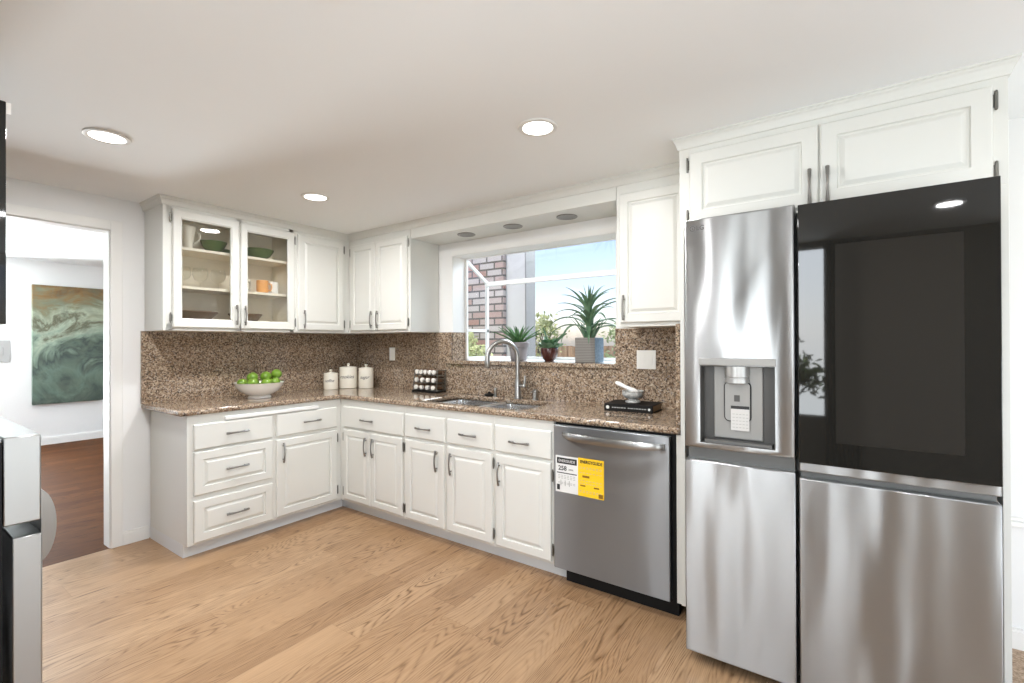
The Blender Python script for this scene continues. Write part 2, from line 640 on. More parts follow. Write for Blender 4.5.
# left wall with the doorway
DY1, DY0, DZ = -1.882, -2.80, 2.045
b = MB()
b.box(-.10, 0, DY1, 1.5, 0, 2.40)
b.box(-.10, 0, -3.4, DY0, 0, 2.40)
b.box(-.10, 0, DY0, DY1, DZ, 2.40)
struct(b.build('wall_left', 'wall'))
b = MB()
cw, ct = .062, .014
b.box(0, ct, DY1, DY1 + cw, 0, DZ + cw)
b.box(0, ct, DY0 - cw, DY0, 0, DZ + cw)
b.box(0, ct, DY0, DY1, DZ, DZ + cw)
b.box(-.112, 0, DY1 - .006, DY1, 0, DZ)
b.box(-.112, 0, DY0, DY0 + .006, 0, DZ)
b.box(-.112, 0, DY0, DY1, DZ - .006, DZ)
struct(b.build('trim_1', 'trim', bevel=.003))

# window wall
WX0, WX1, WZ1 = 1.24, 2.66, 2.022
b = MB()
b.box(0, WX0, 0, .165, 0, H)
b.box(WX1, 6.6, 0, .165, 0, H)
b.box(WX0, WX1, 0, .165, 0, SILL - .03)
b.box(WX0, WX1, 0, .165, WZ1, H)
struct(b.build('wall_window', 'wall'))

struct(MB().box(-.5, 7.2, -5.75, -4.32, 2.45, 2.55).build('sun_block_slab', 'ceiling'))   # unseen slab added outside the rear wall to block the sun
# rear wall with window and unseen added light opening, side wall with another, short wall behind the range
b = MB()
for x0, x1, z0, z1 in ((0, 2.75, 0, H), (3.70, 5.05, 0, H), (6.45, 6.6, 0, H), (2.75, 3.70, 0, .60), (2.75, 3.70, 2.2, H), (5.05, 6.45, 2.12, H)):
    b.box(x0, x1, -4.32, -4.2, z0, z1)
struct(b.build('wall_rear', 'rear_dark'))
b = MB()
for y0, y1, z0, z1 in ((-4.2, -3.8, 0, H), (-.8, 0, 0, H), (-3.8, -.8, 2.14, H)):
    b.box(6.6, 6.72, y0, y1, z0, z1)
struct(b.build('wall_right', 'wall'))
struct(MB().box(.85, 1.80, -3.4, -3.28, 0, H).build('wall_range', 'wall'))

for cx0, cx1, lb in ((2.28, 2.74, 'dark curtain at the side of the rear window toward the range'), (3.71, 3.98, 'dark curtain at the side of the rear window toward the dining side')):
    nn = 40
    fr_ = [(cx0 + (cx1 - cx0) * k / nn, -4.13 + .022 * math.sin(k * 1.35)) for k in range(nn + 1)]
    lp = fr_ + [(x, y - .006) for x, y in fr_[::-1]]
    cu_ = MB().loft([[(x, y, z) for x, y in lp] for z in (.03, 1.1, 2.22)]).build('curtain', 'curtain', smooth=True)
    tag(cu_, lb, 'curtain')

# room beyond the doorway
b = MB()
for y0, y1, z0, z1 in ((-3.4, -3.15, 0, 2.48), (-1.95, 1.5, 0, 2.48), (-3.15, -1.95, 0, .15), (-3.15, -1.95, 2.1, 2.48)):  # includes an unseen opening added to pass the far fill lamp
    b.box(-4.82, -4.7, y0, y1, z0, z1)
struct(b.build('wall_far', 'wall'))
struct(MB().box(-4.7, -.1, 1.5, 1.62, 0, 2.48).build('wall_hall', 'wall'))
b = MB()
for x0, x1, z0, z1 in ((-4.7, -3.6, 0, 2.48), (-1.2, -.1, 0, 2.48), (-3.6, -1.2, 0, .4), (-3.6, -1.2, 2.1, 2.48)):  # opening added to let the hall fill lamp in
    b.box(x0, x1, -3.52, -3.4, z0, z1)
struct(b.build('wall_hall_opening', 'wall'))

def board(mb, x0, x1, y0, y1, h):
    mb.box(x0, x1, y0, y1, 0, h - .012)
    cx = .004
    mb.box(x0, x1 - (cx if x1 - x0 < .1 else 0), y0 + (cx if y1 - y0 < .1 else 0), y1, h - .012, h)


b = MB()
board(b, 0, .014, DY1 + cw, LEND - .004, .085)
struct(b.build('baseboard_left', 'trim'))
b = MB()
board(b, -4.7, -4.684, -3.4, 1.5, .10)
struct(b.build('baseboard_far', 'trim'))
b = MB()
board(b, 4.33, 6.6, -.016, 0, .09)
struct(b.build('baseboard_right', 'trim'))
b = MB().box(4.33, 6.6, -.022, 0, .522, .545).box(4.33, 6.6, -.012, 0, .545, .56)
struct(b.build('trim_2', 'trim', bevel=.003))

# soffit between the wall cabinets over the sink
struct(MB().box(1.098, 2.795, -UD, 0, 2.125, H).build('ceiling_section', 'white', bevel=.004))


def sweep(name, path, prof, m, closed_ends=True):
    """profile (outward, z) along an xy path, outward = right-hand side of travel"""
    pts = [Vector(p) for p in path]
    loops = []
    for i, p in enumerate(pts):
        ds = []
        if i > 0:
            ds.append((pts[i] - pts[i - 1]).normalized())
        if i < len(pts) - 1:
            ds.append((pts[i + 1] - pts[i]).normalized())
        ns = [Vector((d.y, -d.x)) for d in ds]
        n = sum(ns, Vector((0, 0)))
        n = n / n.dot(ns[0]) if len(ns) == 2 else ns[0]
        loops.append([(p.x + n.x * o, p.y + n.y * o, z) for o, z in prof])
    return MB().loft(loops).build(name, m)


CROWN = [(0, 2.203), (.006, 2.205), (.009, 2.213), (.011, 2.222), (.016, 2.234), (.021, 2.240), (.022, 2.247), (.027, 2.250), (.027, H), (0, H)]
struct(sweep('trim_3', [(0, LUP), (UD, LUP), (UD, -UD), (3.235, -UD)], CROWN, 'white'))
struct(sweep('trim_4', [(3.235, -.30), (3.235, -.623), (4.319, -.623), (4.319, 0)], CROWN, 'white'))

# ------------------------------------------------------------------ garden window
GY, GBAR = .46, 1.83
b = MB()
f = .022
b.box(WX0, WX1, .165, GY, SILL - .03, SILL)                           # sill floor
b.box(WX0, WX1, GY - .03, GY, SILL, SILL + f)                         # front bottom rail
b.box(WX0, WX1, GY - .032, GY, GBAR - .018, GBAR + .020)              # front mullion
for x in (WX0, WX1 - f):
    b.box(x, x + f, GY - .03, GY, SILL, GBAR)                         # front corner posts
    b.box(x, x + f, .155, .175, SILL, WZ1)                            # posts at the wall
    b.box(x, x + f, .165, GY, SILL, SILL + f)
    b.box(x, x + f, .165, GY, 1.405, 1.428)                           # side rail
    b.loft([[(x, .165, WZ1 - .004), (x + f, .165, WZ1 - .004), (x + f, .165, WZ1 - .036), (x, .165, WZ1 - .036)],
            [(x, GY, GBAR + .018), (x + f, GY, GBAR + .018), (x + f, GY, GBAR - .014), (x, GY, GBAR - .014)]])
b.box(WX0, WX1, .150, .172, WZ1 - .012, WZ1 + .012)                   # head
win = struct(b.build('window_1', 'vinyl', bevel=.002))
g = MB().box(WX0 + f, WX1 - f, GY - .018, GY - .013, SILL + f, GBAR - .018)
g.build('pane', 'glass', win)
g = MB().loft([[(WX0 + f, .168, WZ1 - .012), (WX1 - f, .168, WZ1 - .012), (WX1 - f, .168, WZ1 - .017), (WX0 + f, .168, WZ1 - .017)],
               [(WX0 + f, GY - .01, GBAR + .006), (WX1 - f, GY - .01, GBAR + .006), (WX1 - f, GY - .01, GBAR + .001), (WX0 + f, GY - .01, GBAR + .001)]])
g.build('pane', 'glass', win)
for x in (WX0 + .008, WX1 - .014):
    MB().loft([[(x, .175, SILL + f), (x, GY - .03, SILL + f), (x, GY - .03, GBAR - .01), (x, .175, WZ1 - .03)],
               [(x + .005, .175, SILL + f), (x + .005, GY - .03, SILL + f), (x + .005, GY - .03, GBAR - .01), (x + .005, .175, WZ1 - .03)]]).build('pane', 'glass', win)
b = MB()                                                              # painted reveal
b.box(WX0 - .0, WX0 + .004, 0, .155, 1.398, WZ1)
b.box(WX1 - .004, WX1, 0, .155, 1.398, WZ1)
b.box(WX0, WX1, 0, .15, WZ1 - .004, WZ1)
b.box(WX0 - .0, WX1, -.006, 0, WZ1 - .0, WZ1 + .035)
b.build('reveal', 'trim', win)
# granite sill and lower jamb linings
b = MB().box(1.205, 2.695, -.045, 0, SILL - .03, SILL).box(WX0, WX1, 0, .165, SILL - .03, SILL)
struct(b.build('window_sill', 'granite', bevel=.004))
b = MB().box(WX0, WX0 + .006, 0, .155, SILL, 1.398).box(WX1 - .006, WX1, 0, .155, SILL, 1.398)
struct(b.build('trim_5', 'granite'))

# ------------------------------------------------------------------ cabinet builders
PULL_L = .137


def pull_mesh():
    b = MB()
    pts, rs = [], []
    for i in range(17):
        s = -1 + 2 * i / 16
        pts.append((s * PULL_L / 2, -(.013 + .013 * (1 - s * s)), 0))
        rs.append(.0046 + .0030 * abs(s) ** 1.5)
    b.tube(pts, rs, 8)
    for s in (-1, 1):
        b.tube([(s * .047, .001, 0), (s * .047, -.020, 0)], .0042, 8)
    o = b.build('pull', 'pewter', smooth=True)
    me = o.data
    bpy.data.objects.remove(o)
    return me


def hinge_mesh():
    b = MB()
    b.tube([(0, -.006, -.027), (0, -.006, .027)], .0052, 8)
    for z in (-.030, .030):
        b.lathe([(.0015, -.004), (.0045, -.001), (.0045, .002), (.0015, .005)], 0, -.006, z, 8)
    b.box(-.014, .004, -.003, .0005, -.022, .022)
    o = b.build('hinge', 'hinge', smooth=True)
    me = o.data
    bpy.data.objects.remove(o)
    return me


PULL, HINGE = pull_mesh(), hinge_mesh()


def put_pull(parent, x, y, z, vertical=False):
    o = bpy.data.objects.new('pull', PULL)
    COL.objects.link(o)
    o.parent = parent
    o.location = (x, y, z)
    if vertical:
        o.rotation_euler = (0, PI / 2, 0)
    return o


def put_hinge(parent, x, y, z, flip=False):
    o = bpy.data.objects.new('hinge', HINGE)
    COL.objects.link(o)
    o.parent = parent
    o.location = (x, y, z)
    if flip:
        o.rotation_euler = (0, 0, 0)
        o.scale = (-1, 1, 1)
    return o


def slab_front(u0, u1, z0, z1, d, name, root, ox, t_=.018):
    b = MB(ox)
    b.loft([rect(u0, u1, z0, z1, 0, d), rect(u0, u1, z0, z1, 0, d + t_ - .007), rect(u0, u1, z0, z1, .003, d + t_ - .003), rect(u0, u1, z0, z1, .007, d + t_)])
    return b.build(name, 'white', root)


def raised_front(u0, u1, z0, z1, d, name, root, ox, t_=.018, fr=.050, bev=.024):
    b = MB(ox)
    b.loft([rect(u0, u1, z0, z1, 0, d), rect(u0, u1, z0, z1, 0, d + t_ - .006), rect(u0, u1, z0, z1, .003, d + t_ - .002), rect(u0, u1, z0, z1, .006, d + t_),
            rect(u0, u1, z0, z1, fr, d + t_), rect(u0, u1, z0, z1, fr + .004, d + t_ - .009), rect(u0, u1, z0, z1, fr + .010, d + t_ - .009),
            rect(u0, u1, z0, z1, fr + bev, d + t_ - .001), rect(u0, u1, z0, z1, fr + bev + .003, d + t_)])
    return b.build(name, 'white', root)


def glazed_front(u0, u1, z0, z1, d, root, ox, fl, fr, fb, ft, t_=.018):
    b = MB(ox)

    def rr(k, dd):
        return [(u0 + fl + k, -dd, z0 + fb + k), (u1 - fr - k, -dd, z0 + fb + k), (u1 - fr - k, -dd, z1 - ft - k), (u0 + fl + k, -dd, z1 - ft - k)]
    loops = [rect(u0, u1, z0, z1, 0, d), rect(u0, u1, z0, z1, 0, d + t_ - .006), rect(u0, u1, z0, z1, .006, d + t_), rr(-.010, d + t_), rr(-.006, d + t_ - .004), rr(0, d + t_ - .006), rr(0, d)]
    b.loft(loops + [loops[0]], False, False)
    o = b.build('door', 'white', root)
    MB(ox).box(u0 + fl - .003, u1 - fr + .003, -(d + .009), -(d + .005), z0 + fb - .003, z1 - ft + .003).build('glass_pane', 'cabglass', o)
    return o


def carcass(root, ox, u0, u1, d, z0, z1, t_=.018, zl=None, zr=None, name='carcass'):
    b = MB(ox)
    b.box(u0, u1, -d, -d + t_, z0, z1)                       # face frame
    b.box(u0, u1, -.03, -.024, z0, z1)                       # back
    b.box(u0, u0 + t_, -d + t_, -.03, z0, zl or z1)
    b.box(u1 - t_, u1, -d + t_, -.03, z0, zr or z1)
    b.box(u0 + t_, u1 - t_, -d + t_, -.03, z0, z0 + t_)
    return b.build(name, 'white', root, bevel=.0015)


ZB = .081
# --- left run: local x = world y, local -y = world +x
R90 = PI / 2
u0 = LEND
c = thing('base_cabinet', 'white base cabinet with three stacked drawers and a pull-out board, under the apples', 'cabinet', (0, u0, 0), R90)
carcass(c, u0, u0, -.024, FD, ZB, CB)
b = MB(u0).box(u0 + .000, -.55, -.548, -.53, 0, ZB).box(u0, u0 + .018, -.53, -.02, 0, ZB).box(-.548, -.53, -.609, -.548, 0, ZB)
b.build('toe_kick', 'toe', c)
for z0, z1, kind in ((.661, .817, 0), (.382, .648, 1), (.095, .350, 1)):
    d = slab_front(-1.643, -1.158, z0, z1, FD, 'drawer', c, u0) if not kind else raised_front(-1.643, -1.158, z0, z1, FD, 'drawer', c, u0)
    put_pull(d, -1.395 - u0, -FD - .018, (z0 + z1) / 2)
d = slab_front(-1.131, -.650, .660, .817, FD, 'drawer', c, u0)
put_pull(d, -.868 - u0, -FD - .018, .739)
d = raised_front(-1.131, -.650, .099, .637, FD, 'door', c, u0)
put_pull(d, -1.087 - u0, -FD - .018, .545, True)
for z in (.575, .17):
    put_hinge(d, -.642 - u0, -FD - .003, z)
b = MB(u0).box(-1.465, -.811, -FD - .022, -FD, .824, .848)
b.build('pull_out_board', 'trim', c, bevel=.003)

# --- window run
def base_cab(label, u0, u1, zl=None, zr=None):
    c = thing('base_cabinet', label, 'cabinet', (u0, 0, 0), 0)
    carcass(c, u0, u0, u1, FD, ZB, CB, zl=zl, zr=zr)
    MB(u0).box(u0, u1, -.548, -.53, 0, ZB).build('toe_kick', 'toe', c)
    return c


u0 = .610
c = base_cab('white corner base cabinet with one wide drawer over a pair of doors', u0, 1.348)
d = slab_front(.662, 1.340, .662, .822, FD, 'drawer', c, u0)
put_pull(d, .960 - u0, -FD - .018, .735)
for a0, a1, px, hx, fl in ((.662, .983, .945, .655, False), (.988, 1.330, 1.028, 1.340, True)):
    d = raised_front(a0, a1, .103, .645, FD, 'door', c, u0, fr=.045)
    put_pull(d, px - u0, -FD - .018, .540, True)
    for z in (.585, .162):
        put_hinge(d, hx - u0, -FD - .003, z, not fl)

u0 = 1.348
c = base_cab('white sink base cabinet with two false drawers and doors whose handles face each other', u0, 2.134, zr=.66)
for a0, a1 in ((1.362, 1.736), (1.759, 2.125)):
    d = slab_front(a0, a1, .663, .821, FD, 'drawer', c, u0)
    put_pull(d, (a0 + a1) / 2 - u0, -FD - .018, .735)
for a0, a1, px, hx, fl in ((1.364, 1.728, 1.669, 1.357, False), (1.757, 2.122, 1.797, 2.130, True)):
    d = raised_front(a0, a1, .100, .644, FD, 'door', c, u0)
    put_pull(d, px - u0, -FD - .018, .536, True)
    for z in (.585, .162):
        put_hinge(d, hx - u0, -FD - .003, z, not fl)

u0 = 2.134
c = base_cab('white single-door base cabinet with one drawer, touching the dishwasher', u0, 2.545, zl=.66)
d = slab_front(2.146, 2.535, .662, .820, FD, 'drawer', c, u0)
put_pull(d, 2.328 - u0, -FD - .018, .734)
d = raised_front(2.151, 2.532, .100, .644, FD, 'door', c, u0)
put_pull(d, 2.182 - u0, -FD - .018, .535, True)
for z in (.575, .165):
    put_hinge(d, 2.540 - u0, -FD - .003, z)
MB(u0).box(2.5455, 2.60, -.548, -.53, 0, ZB).build('toe_kick', 'toe', c)

# --- upper cabinets, left run
UZ0, UZ1 = 1.398, 2.25
u0 = LUP
c = thing('wall_cabinet', 'white wall cabinet with two glass doors showing dishes', 'cabinet', (0, u0, 0), R90)
ue = -.812
b = MB(u0)
b.box(u0, u0 + .018, -UD, -.006, UZ0, UZ1)
b.box(ue - .018, ue, -UD, -.006, UZ0, UZ1)
for a0, a1 in ((u0 + .018, u0 + .06), (-1.262, -1.216), (ue - .05, ue - .018)):
    b.box(a0, a1, -UD, -UD + .018, UZ0, UZ1)
b.box(u0 + .018, ue - .018, -UD, -UD + .018, UZ0, UZ0 + .045)
b.box(u0 + .018, ue - .018, -UD, -UD + .018, 2.165, UZ1)
b.build('carcass', 'white', c, bevel=.0015)
b = MB(u0)
b.box(u0 + .018, ue - .018, -.014, -.006, UZ0, UZ1)
b.box(u0 + .018, ue - .018, -UD + .018, -.014, UZ0 + .001, UZ0 + .045)
b.box(u0 + .018, ue - .018, -UD + .018, -.014, 2.18, UZ1)
b.box(u0 + .018, u0 + .022, -UD + .018, -.014, UZ0 + .045, 2.18)
b.box(ue - .022, ue - .018, -UD + .018, -.014, UZ0 + .045, 2.18)
b.build('lining', 'cream', c)
for z in (1.937, 1.679):
    MB(u0).box(u0 + .022, ue - .022, -.285, -.014, z, z + .018).build('shelf', 'cream', c)
d = glazed_front(-1.651, -1.243, 1.417, 2.185, UD, c, u0, .054, .056, .062, .060)
put_pull(d, -1.264 - u0, -UD - .018, 1.515, True)
for z in (2.125, 1.48):
    put_hinge(d, -1.662 - u0, -UD - .003, z, True)
d = glazed_front(-1.231, -.827, 1.417, 2.180, UD, c, u0, .048, .056, .060, .060)
put_pull(d, -1.206 - u0, -UD - .018, 1.513, True)
for z in (2.12, 1.475):
    put_hinge(d, -.818 - u0, -UD - .003, z)

u0 = ue
c = thing('wall_cabinet', 'white wall cabinet with one solid door between the glass doors and the corner', 'cabinet', (0, u0, 0), R90)
carcass(c, u0, u0, -UD, UD, UZ0, UZ1)
d = raised_front(-.797, -.381, 1.417, 2.176, UD, 'door', c, u0)
put_pull(d, -.752 - u0, -UD - .018, 1.506, True)
for z in (2.115, 1.475):
    put_hinge(d, -.372 - u0, -UD - .003, z)

# --- upper cabinets, window run
u0 = 0.0
c = thing('wall_cabinet', 'white two-door wall cabinet over the canisters and spice rack, in the corner', 'cabinet', (0, 0, 0), 0)
b = MB(u0)
b.box(UD, 1.094, -UD, -UD + .018, UZ0, UZ1)
b.box(1.076, 1.094, -UD + .018, -.004, UZ0, UZ1)
b.box(UD, 1.076, -.01, -.004, UZ0, UZ1)
b.box(.03, 1.076, -UD + .018, -.01, UZ0, UZ0 + .018)
b.build('carcass', 'white', c, bevel=.0015)
for a0, a1, px, hx, fl in ((.357, .688, .651, .349, True), (.692, 1.068, .728, 1.077, False)):
    d = raised_front(a0, a1, 1.417, 2.150, UD, 'door', c, u0)
    put_pull(d, px, -UD - .018, 1.506, True)
    for z in (2.095, 1.475):
        put_hinge(d, hx, -UD - .003, z, fl)

u0 = 2.797
c = thing('wall_cabinet', 'white single-door wall cabinet over the mortar and pestle, beside the refrigerator panel', 'cabinet', (u0, 0, 0), 0)
carcass(c, u0, u0, 3.233, UD, UZ0, UZ1)
d = raised_front(2.818, 3.198, 1.420, 2.150, UD, 'door', c, u0)
put_pull(d, 2.846 - u0, -UD - .018, 1.505, True)
for z in (2.095, 1.475):
    put_hinge(d, 3.207 - u0, -UD - .003, z)

# --- refrigerator surround with the cabinet over it
u0 = 3.235
c = thing('refrigerator_cabinet', 'white cabinet with two raised-panel doors and side panels, enclosing the refrigerator', 'cabinet', (u0, 0, 0), 0)
XR = 4.319
b = MB(u0)
b.box(u0, XR, -.623, -.605, 1.84, UZ1)
b.box(u0 + .02, XR - .02, -.605, -.004, 1.84, 1.858)
b.box(u0 + .02, XR - .02, -.010, -.004, 1.858, UZ1)
b.build('carcass', 'white', c, bevel=.0015)
for x0, x1 in ((u0, u0 + .02), (XR - .02, XR)):
    MB(u0).box(x0, x1, -.605, -.004, ZB, UZ1).box(x0, x1, -.623, -.605, ZB, 1.84).box(x0, x1, -.55, -.004, 0, ZB).build('side_panel', 'white', c, bevel=.0015)
MB(u0).box(3.212, u0, -.612, -.594, ZB, CB - .004).build('filler_strip', 'white', c)
for a0, a1, px, hx, fl in ((3.283, 3.781, 3.752, 3.273, True), (3.787, 4.279, 3.812, 4.288, False)):
    d = raised_front(a0, a1, 1.853, 2.176, .623, 'door', c, u0, fr=.055)
    put_pull(d, px - u0, -.623 - .018, 1.930, True)
    for z in (2.125, 1.885):
        put_hinge(d, hx - u0, -.623 - .003, z, fl)

# ------------------------------------------------------------------ countertop, backsplash, sink
def rrect(x0, x1, y0, y1, r, n=5):
    pts = []
    for cx, cy, a in ((x1 - r, y1 - r, 0), (x0 + r, y1 - r, 90), (x0 + r, y0 + r, 180), (x1 - r, y0 + r, 270)):
        for k in range(n + 1):
            t_ = math.radians(a + 90 * k / n)
            pts.append((cx + r * math.cos(t_), cy + r * math.sin(t_)))
    return pts


def plate(name, outer, holes, z0, z1, m, parent=None, bevel=0, smooth=False):
    bm = bmesh.new()
    es = []
    for loop in [outer] + holes:
        vs = [bm.verts.new((x, y, z0)) for x, y in loop]
        es += [bm.edges.new((vs[i], vs[(i + 1) % len(vs)])) for i in range(len(vs))]
    r = bmesh.ops.triangle_fill(bm, edges=es, use_beauty=True, use_dissolve=False)
    fs = [g for g in r['geom'] if isinstance(g, bmesh.types.BMFace)]
    ex = bmesh.ops.extrude_face_region(bm, geom=fs)
    bmesh.ops.translate(bm, vec=(0, 0, z1 - z0), verts=[g for g in ex['geom'] if isinstance(g, bmesh.types.BMVert)])
    bmesh.ops.recalc_face_normals(bm, faces=bm.faces)
    me = bpy.data.meshes.new(name)
    bm.to_mesh(me)
    bm.free()
    return link(name, me, m, parent, bevel=bevel)


OV = .025
CX = 3.233
ctop = plate('countertop', [(.002, -1.722), (FD + OV - .02, -1.722), (FD + OV, -1.702), (FD + OV, -FD - OV), (CX, -FD - OV), (CX, -.002), (.002, -.002)],
             [rrect(1.415, 2.285, -.550, -.112, .06)], CB, CT, 'granite', bevel=.011)
tag(ctop, 'polished brown speckled granite countertop running around the corner', 'countertop')

b = MB().box(.001, .021, -1.722, -.021, CT, 1.398)
tag(b.build('backsplash', 'granite'), 'granite backsplash behind the bowl of apples, on the doorway wall', 'backsplash')
b = MB()
b.box(.001, 1.20, -.021, -.001, CT, 1.398)
b.box(1.20, 2.70, -.021, -.001, CT, SILL - .03)
b.box(2.70, CX - .021, -.021, -.001, CT, 1.398)
b.box(1.20, WX0, -.021, -.001, SILL - .03, 1.398)
b.box(WX1, 2.70, -.021, -.001, SILL - .03, 1.398)
tag(b.build('backsplash', 'granite'), 'granite backsplash behind the sink and under the garden window', 'backsplash')
b = MB().box(CX - .021, CX - .001, -.618, -.001, CT, 1.396)
tag(b.build('side_splash', 'granite', bevel=.002), 'narrow granite side splash standing against the refrigerator panel', 'backsplash')

sk = thing('sink', 'double-bowl stainless steel undermount sink below the window', 'sink', (1.85, -.325, .69))
o = plate('rim', [(-.455, -.24), (.455, -.24), (.455, .225), (-.455, .225)], [rrect(-.435, -.016, -.222, .210, .055), rrect(.022, .435, -.222, .210, .055)], .180, .184, 'steel_plain', sk)
MB().loft([[(-.012, y, .184), (.018, y, .184), (.012, y, .194), (-.006, y, .194)] for y in (-.215, .205)]).build('divider', 'steel_bright', sk)
for x0, x1 in ((-.435, -.016), (.022, .435)):
    loops = []
    for ins, z, r in ((0, .182, .055), (.004, .12, .055), (.008, .03, .055), (.022, .008, .05), (.05, 0.0, .04)):
        loops.append([(x, y, z) for x, y in rrect(x0 + ins, x1 - ins, -.222 + ins, .210 - ins, r)])
    bo = MB().loft(loops, False, True).build('bowl', 'steel_plain', sk, smooth=True)
    MB().lathe([(.004, .004), (.035, .004), (.042, .001), (.042, -.003)], (x0 + x1) / 2, .03, .001, 20).build('drain', 'pewter', bo, smooth=True)

fx, fy = 1.945, -.088
fa = thing('faucet', 'brushed nickel gooseneck faucet rising behind the sink', 'faucet', (fx, fy, CT))
MB().lathe([(.028, 0), (.028, .006), (.023, .010), (.022, .012), (.022, .125), (.021, .135), (.016, .138)], 0, 0, 0, 24).build('body', 'chrome', fa, smooth=True)
dx, dy = -.125, -.192
ln = math.hypot(dx, dy)
R = ln / 2
pts = [(0, 0, .13), (0, 0, .2), (0, 0, .295)]
for k in range(1, 13):
    a = PI * k / 12
    s = R - R * math.cos(a)
    pts.append((dx / ln * s, dy / ln * s, .295 + R * math.sin(a)))
pts += [(dx, dy, .27)]
MB().tube(pts, .0155, 14).build('spout', 'chrome', fa, smooth=True)
MB().lathe([(.015, .045), (.018, .04), (.0185, -.04), (.015, -.045)], dx, dy, .268, 16).build('spray_head', 'chrome', fa, smooth=True)
MB().tube([(.014, 0, .095), (.062, -.004, .095)], .012, 12).tube([(.060, -.004, .088), (.064, -.004, .12), (.066, -.004, .168)], [.010, .009, .007], 10).build('handle', 'chrome', fa, smooth=True)

s = thing('soap_dispenser', 'small chrome soap dispenser at the back of the sink, beside the faucet', 'dispenser', (2.085, -.075, CT))
MB().lathe([(.024, 0), (.024, .004), (.017, .008), (.017, .05), (.020, .052), (.020, .068), (.012, .072)], 0, 0, 0, 20).build('body', 'chrome', s, smooth=True)
MB().tube([(0, 0, .06), (-.006, -.045, .056)], [.006, .005], 10).build('nozzle', 'chrome', s, smooth=True)
s = thing('side_sprayer', 'chrome deck post with a flat black stopper beside it, behind the left sink bowl', 'sink fitting', (1.735, -.075, CT))
MB().lathe([(.019, 0), (.019, .004), (.011, .008), (.010, .046), (.013, .05), (.011, .062), (.006, .066)], 0, 0, 0, 20).build('post', 'chrome', s, smooth=True)
b = MB().lathe([(.006, 0), (.036, .002), (.040, .010), (.030, .018), (.012, .022), (.010, .032), (.004, .034)], -.062, .006, 0, 24)
b.build('stopper', 'black', s, smooth=True)

# ------------------------------------------------------------------ dishwasher
dw = thing('dishwasher', 'stainless steel dishwasher carrying a white and yellow energy label', 'dishwasher', (2.88, -.3, 0))
ox, oy = 2.88, -.3
MB(ox, oy).box(2.549, 3.21, -.585, -.03, .09, .868).box(2.553, 3.207, -.60, -.585, .085, .873).build('tub', 'black', dw)
MB(ox, oy).box(2.602, 3.21, -.575, -.545, 0, .09).build('toe_kick', 'black', dw)
do = MB(ox, oy).box(2.561, 3.188, -.640, -.601, .088, .862).build('door', 'steel_dw', dw, bevel=.004, uv=True)
# bowed bar handle
N = 24
lo = []
for i in range(N + 1):
    s_ = -1 + 2 * i / N
    x = 2.895 + s_ * .268
    y = -.648 - .040 * (1 - s_ * s_) ** .6
    hz = .0190 * (1 - .35 * s_ ** 6)
    zc = .815 - .004 * (1 - s_ * s_)
    lo.append([(x, y + .006, zc - hz), (x, y - .004, zc - hz), (x, y - .008, zc - hz * .5), (x, y - .008, zc + hz * .6), (x, y - .004, zc + hz), (x, y + .006, zc + hz)])
b = MB(ox, oy).loft(lo)
for x in (2.635, 3.155):
    b.box(x - .012, x + .012, -.654, -.640, .803, .828)
b.build('handle', 'steel_rg', do, smooth=True, uv=True)
# energy label: white half and yellow half
LY = -.6408
st = MB(ox, oy).box(2.574, 2.709, LY, -.6398, .505, .700).build('energy_label', 'paper', do)
st['label'] = 'white half of the energy label with a black heading'
ye = MB(ox, oy).box(2.709, 2.856, LY, -.6398, .504, .704).build('energy_label', 'yellow', do)
ye['label'] = 'yellow half of the energy label'


def marks(name, rects, m, parent, y=LY - .0004, ox=ox, oy=oy):
    if len(rects) < 6:
        for x0, x1, z0, z1 in rects:
            MB(ox, oy).box(x0, x1, y, y + .0006, z0, z1).build(name, m, parent)
        return
    b = MB(ox, oy)
    for x0, x1, z0, z1 in rects:
        b.box(x0, x1, y, y + .0006, z0, z1)
    b.build(name, m, parent)['kind'] = 'stuff'


marks('header_band', [(2.582, 2.702, .658, .690)], 'ink', st)
marks('scale_bar', [(2.582, 2.702, .606, .611)], 'ink', st)
marks('black_patch', [(2.582, 2.600, .515, .545)], 'ink', st)
text('ENERGUIDE', .0205, 'lettering', 'paper', st, at(2.642 - ox, LY - .0010 - oy, .673), sx=.92)
text('258', .034, 'lettering', 'ink', st, at(2.616 - ox, LY - .0006 - oy, .633), bold=.0008)
text('kWh', .014, 'lettering', 'ink', st, at(2.668 - ox, LY - .0006 - oy, .630))
marks('small_print', [(2.590 + .018 * i, 2.602 + .018 * i, z, z + .0025) for z in (.594, .586, .578, .556, .549) for i in range(6)], 'greyink', st)
marks('small_print', [(2.604, 2.608, .540, .570), (2.63, 2.634, .54, .57), (2.655, 2.659, .54, .57)], 'greyink', st)
text('ENERGYGUIDE', .0225, 'lettering', 'ink', ye, at(2.785 - ox, LY - .0006 - oy, .684), sx=.84, bold=.0006)
marks('small_print', [(2.718 + .019 * i, 2.730 + .019 * i, z, z + .002) for z in (.655, .648, .626, .585, .570, .532, .524) for i in range(7)], 'greyink', ye)
marks('small_print', [(2.735, 2.775, .603, .614), (2.722, 2.752, .556, .563), (2.80, 2.83, .553, .561), (2.826, 2.851, .508, .530)], 'amber', ye)

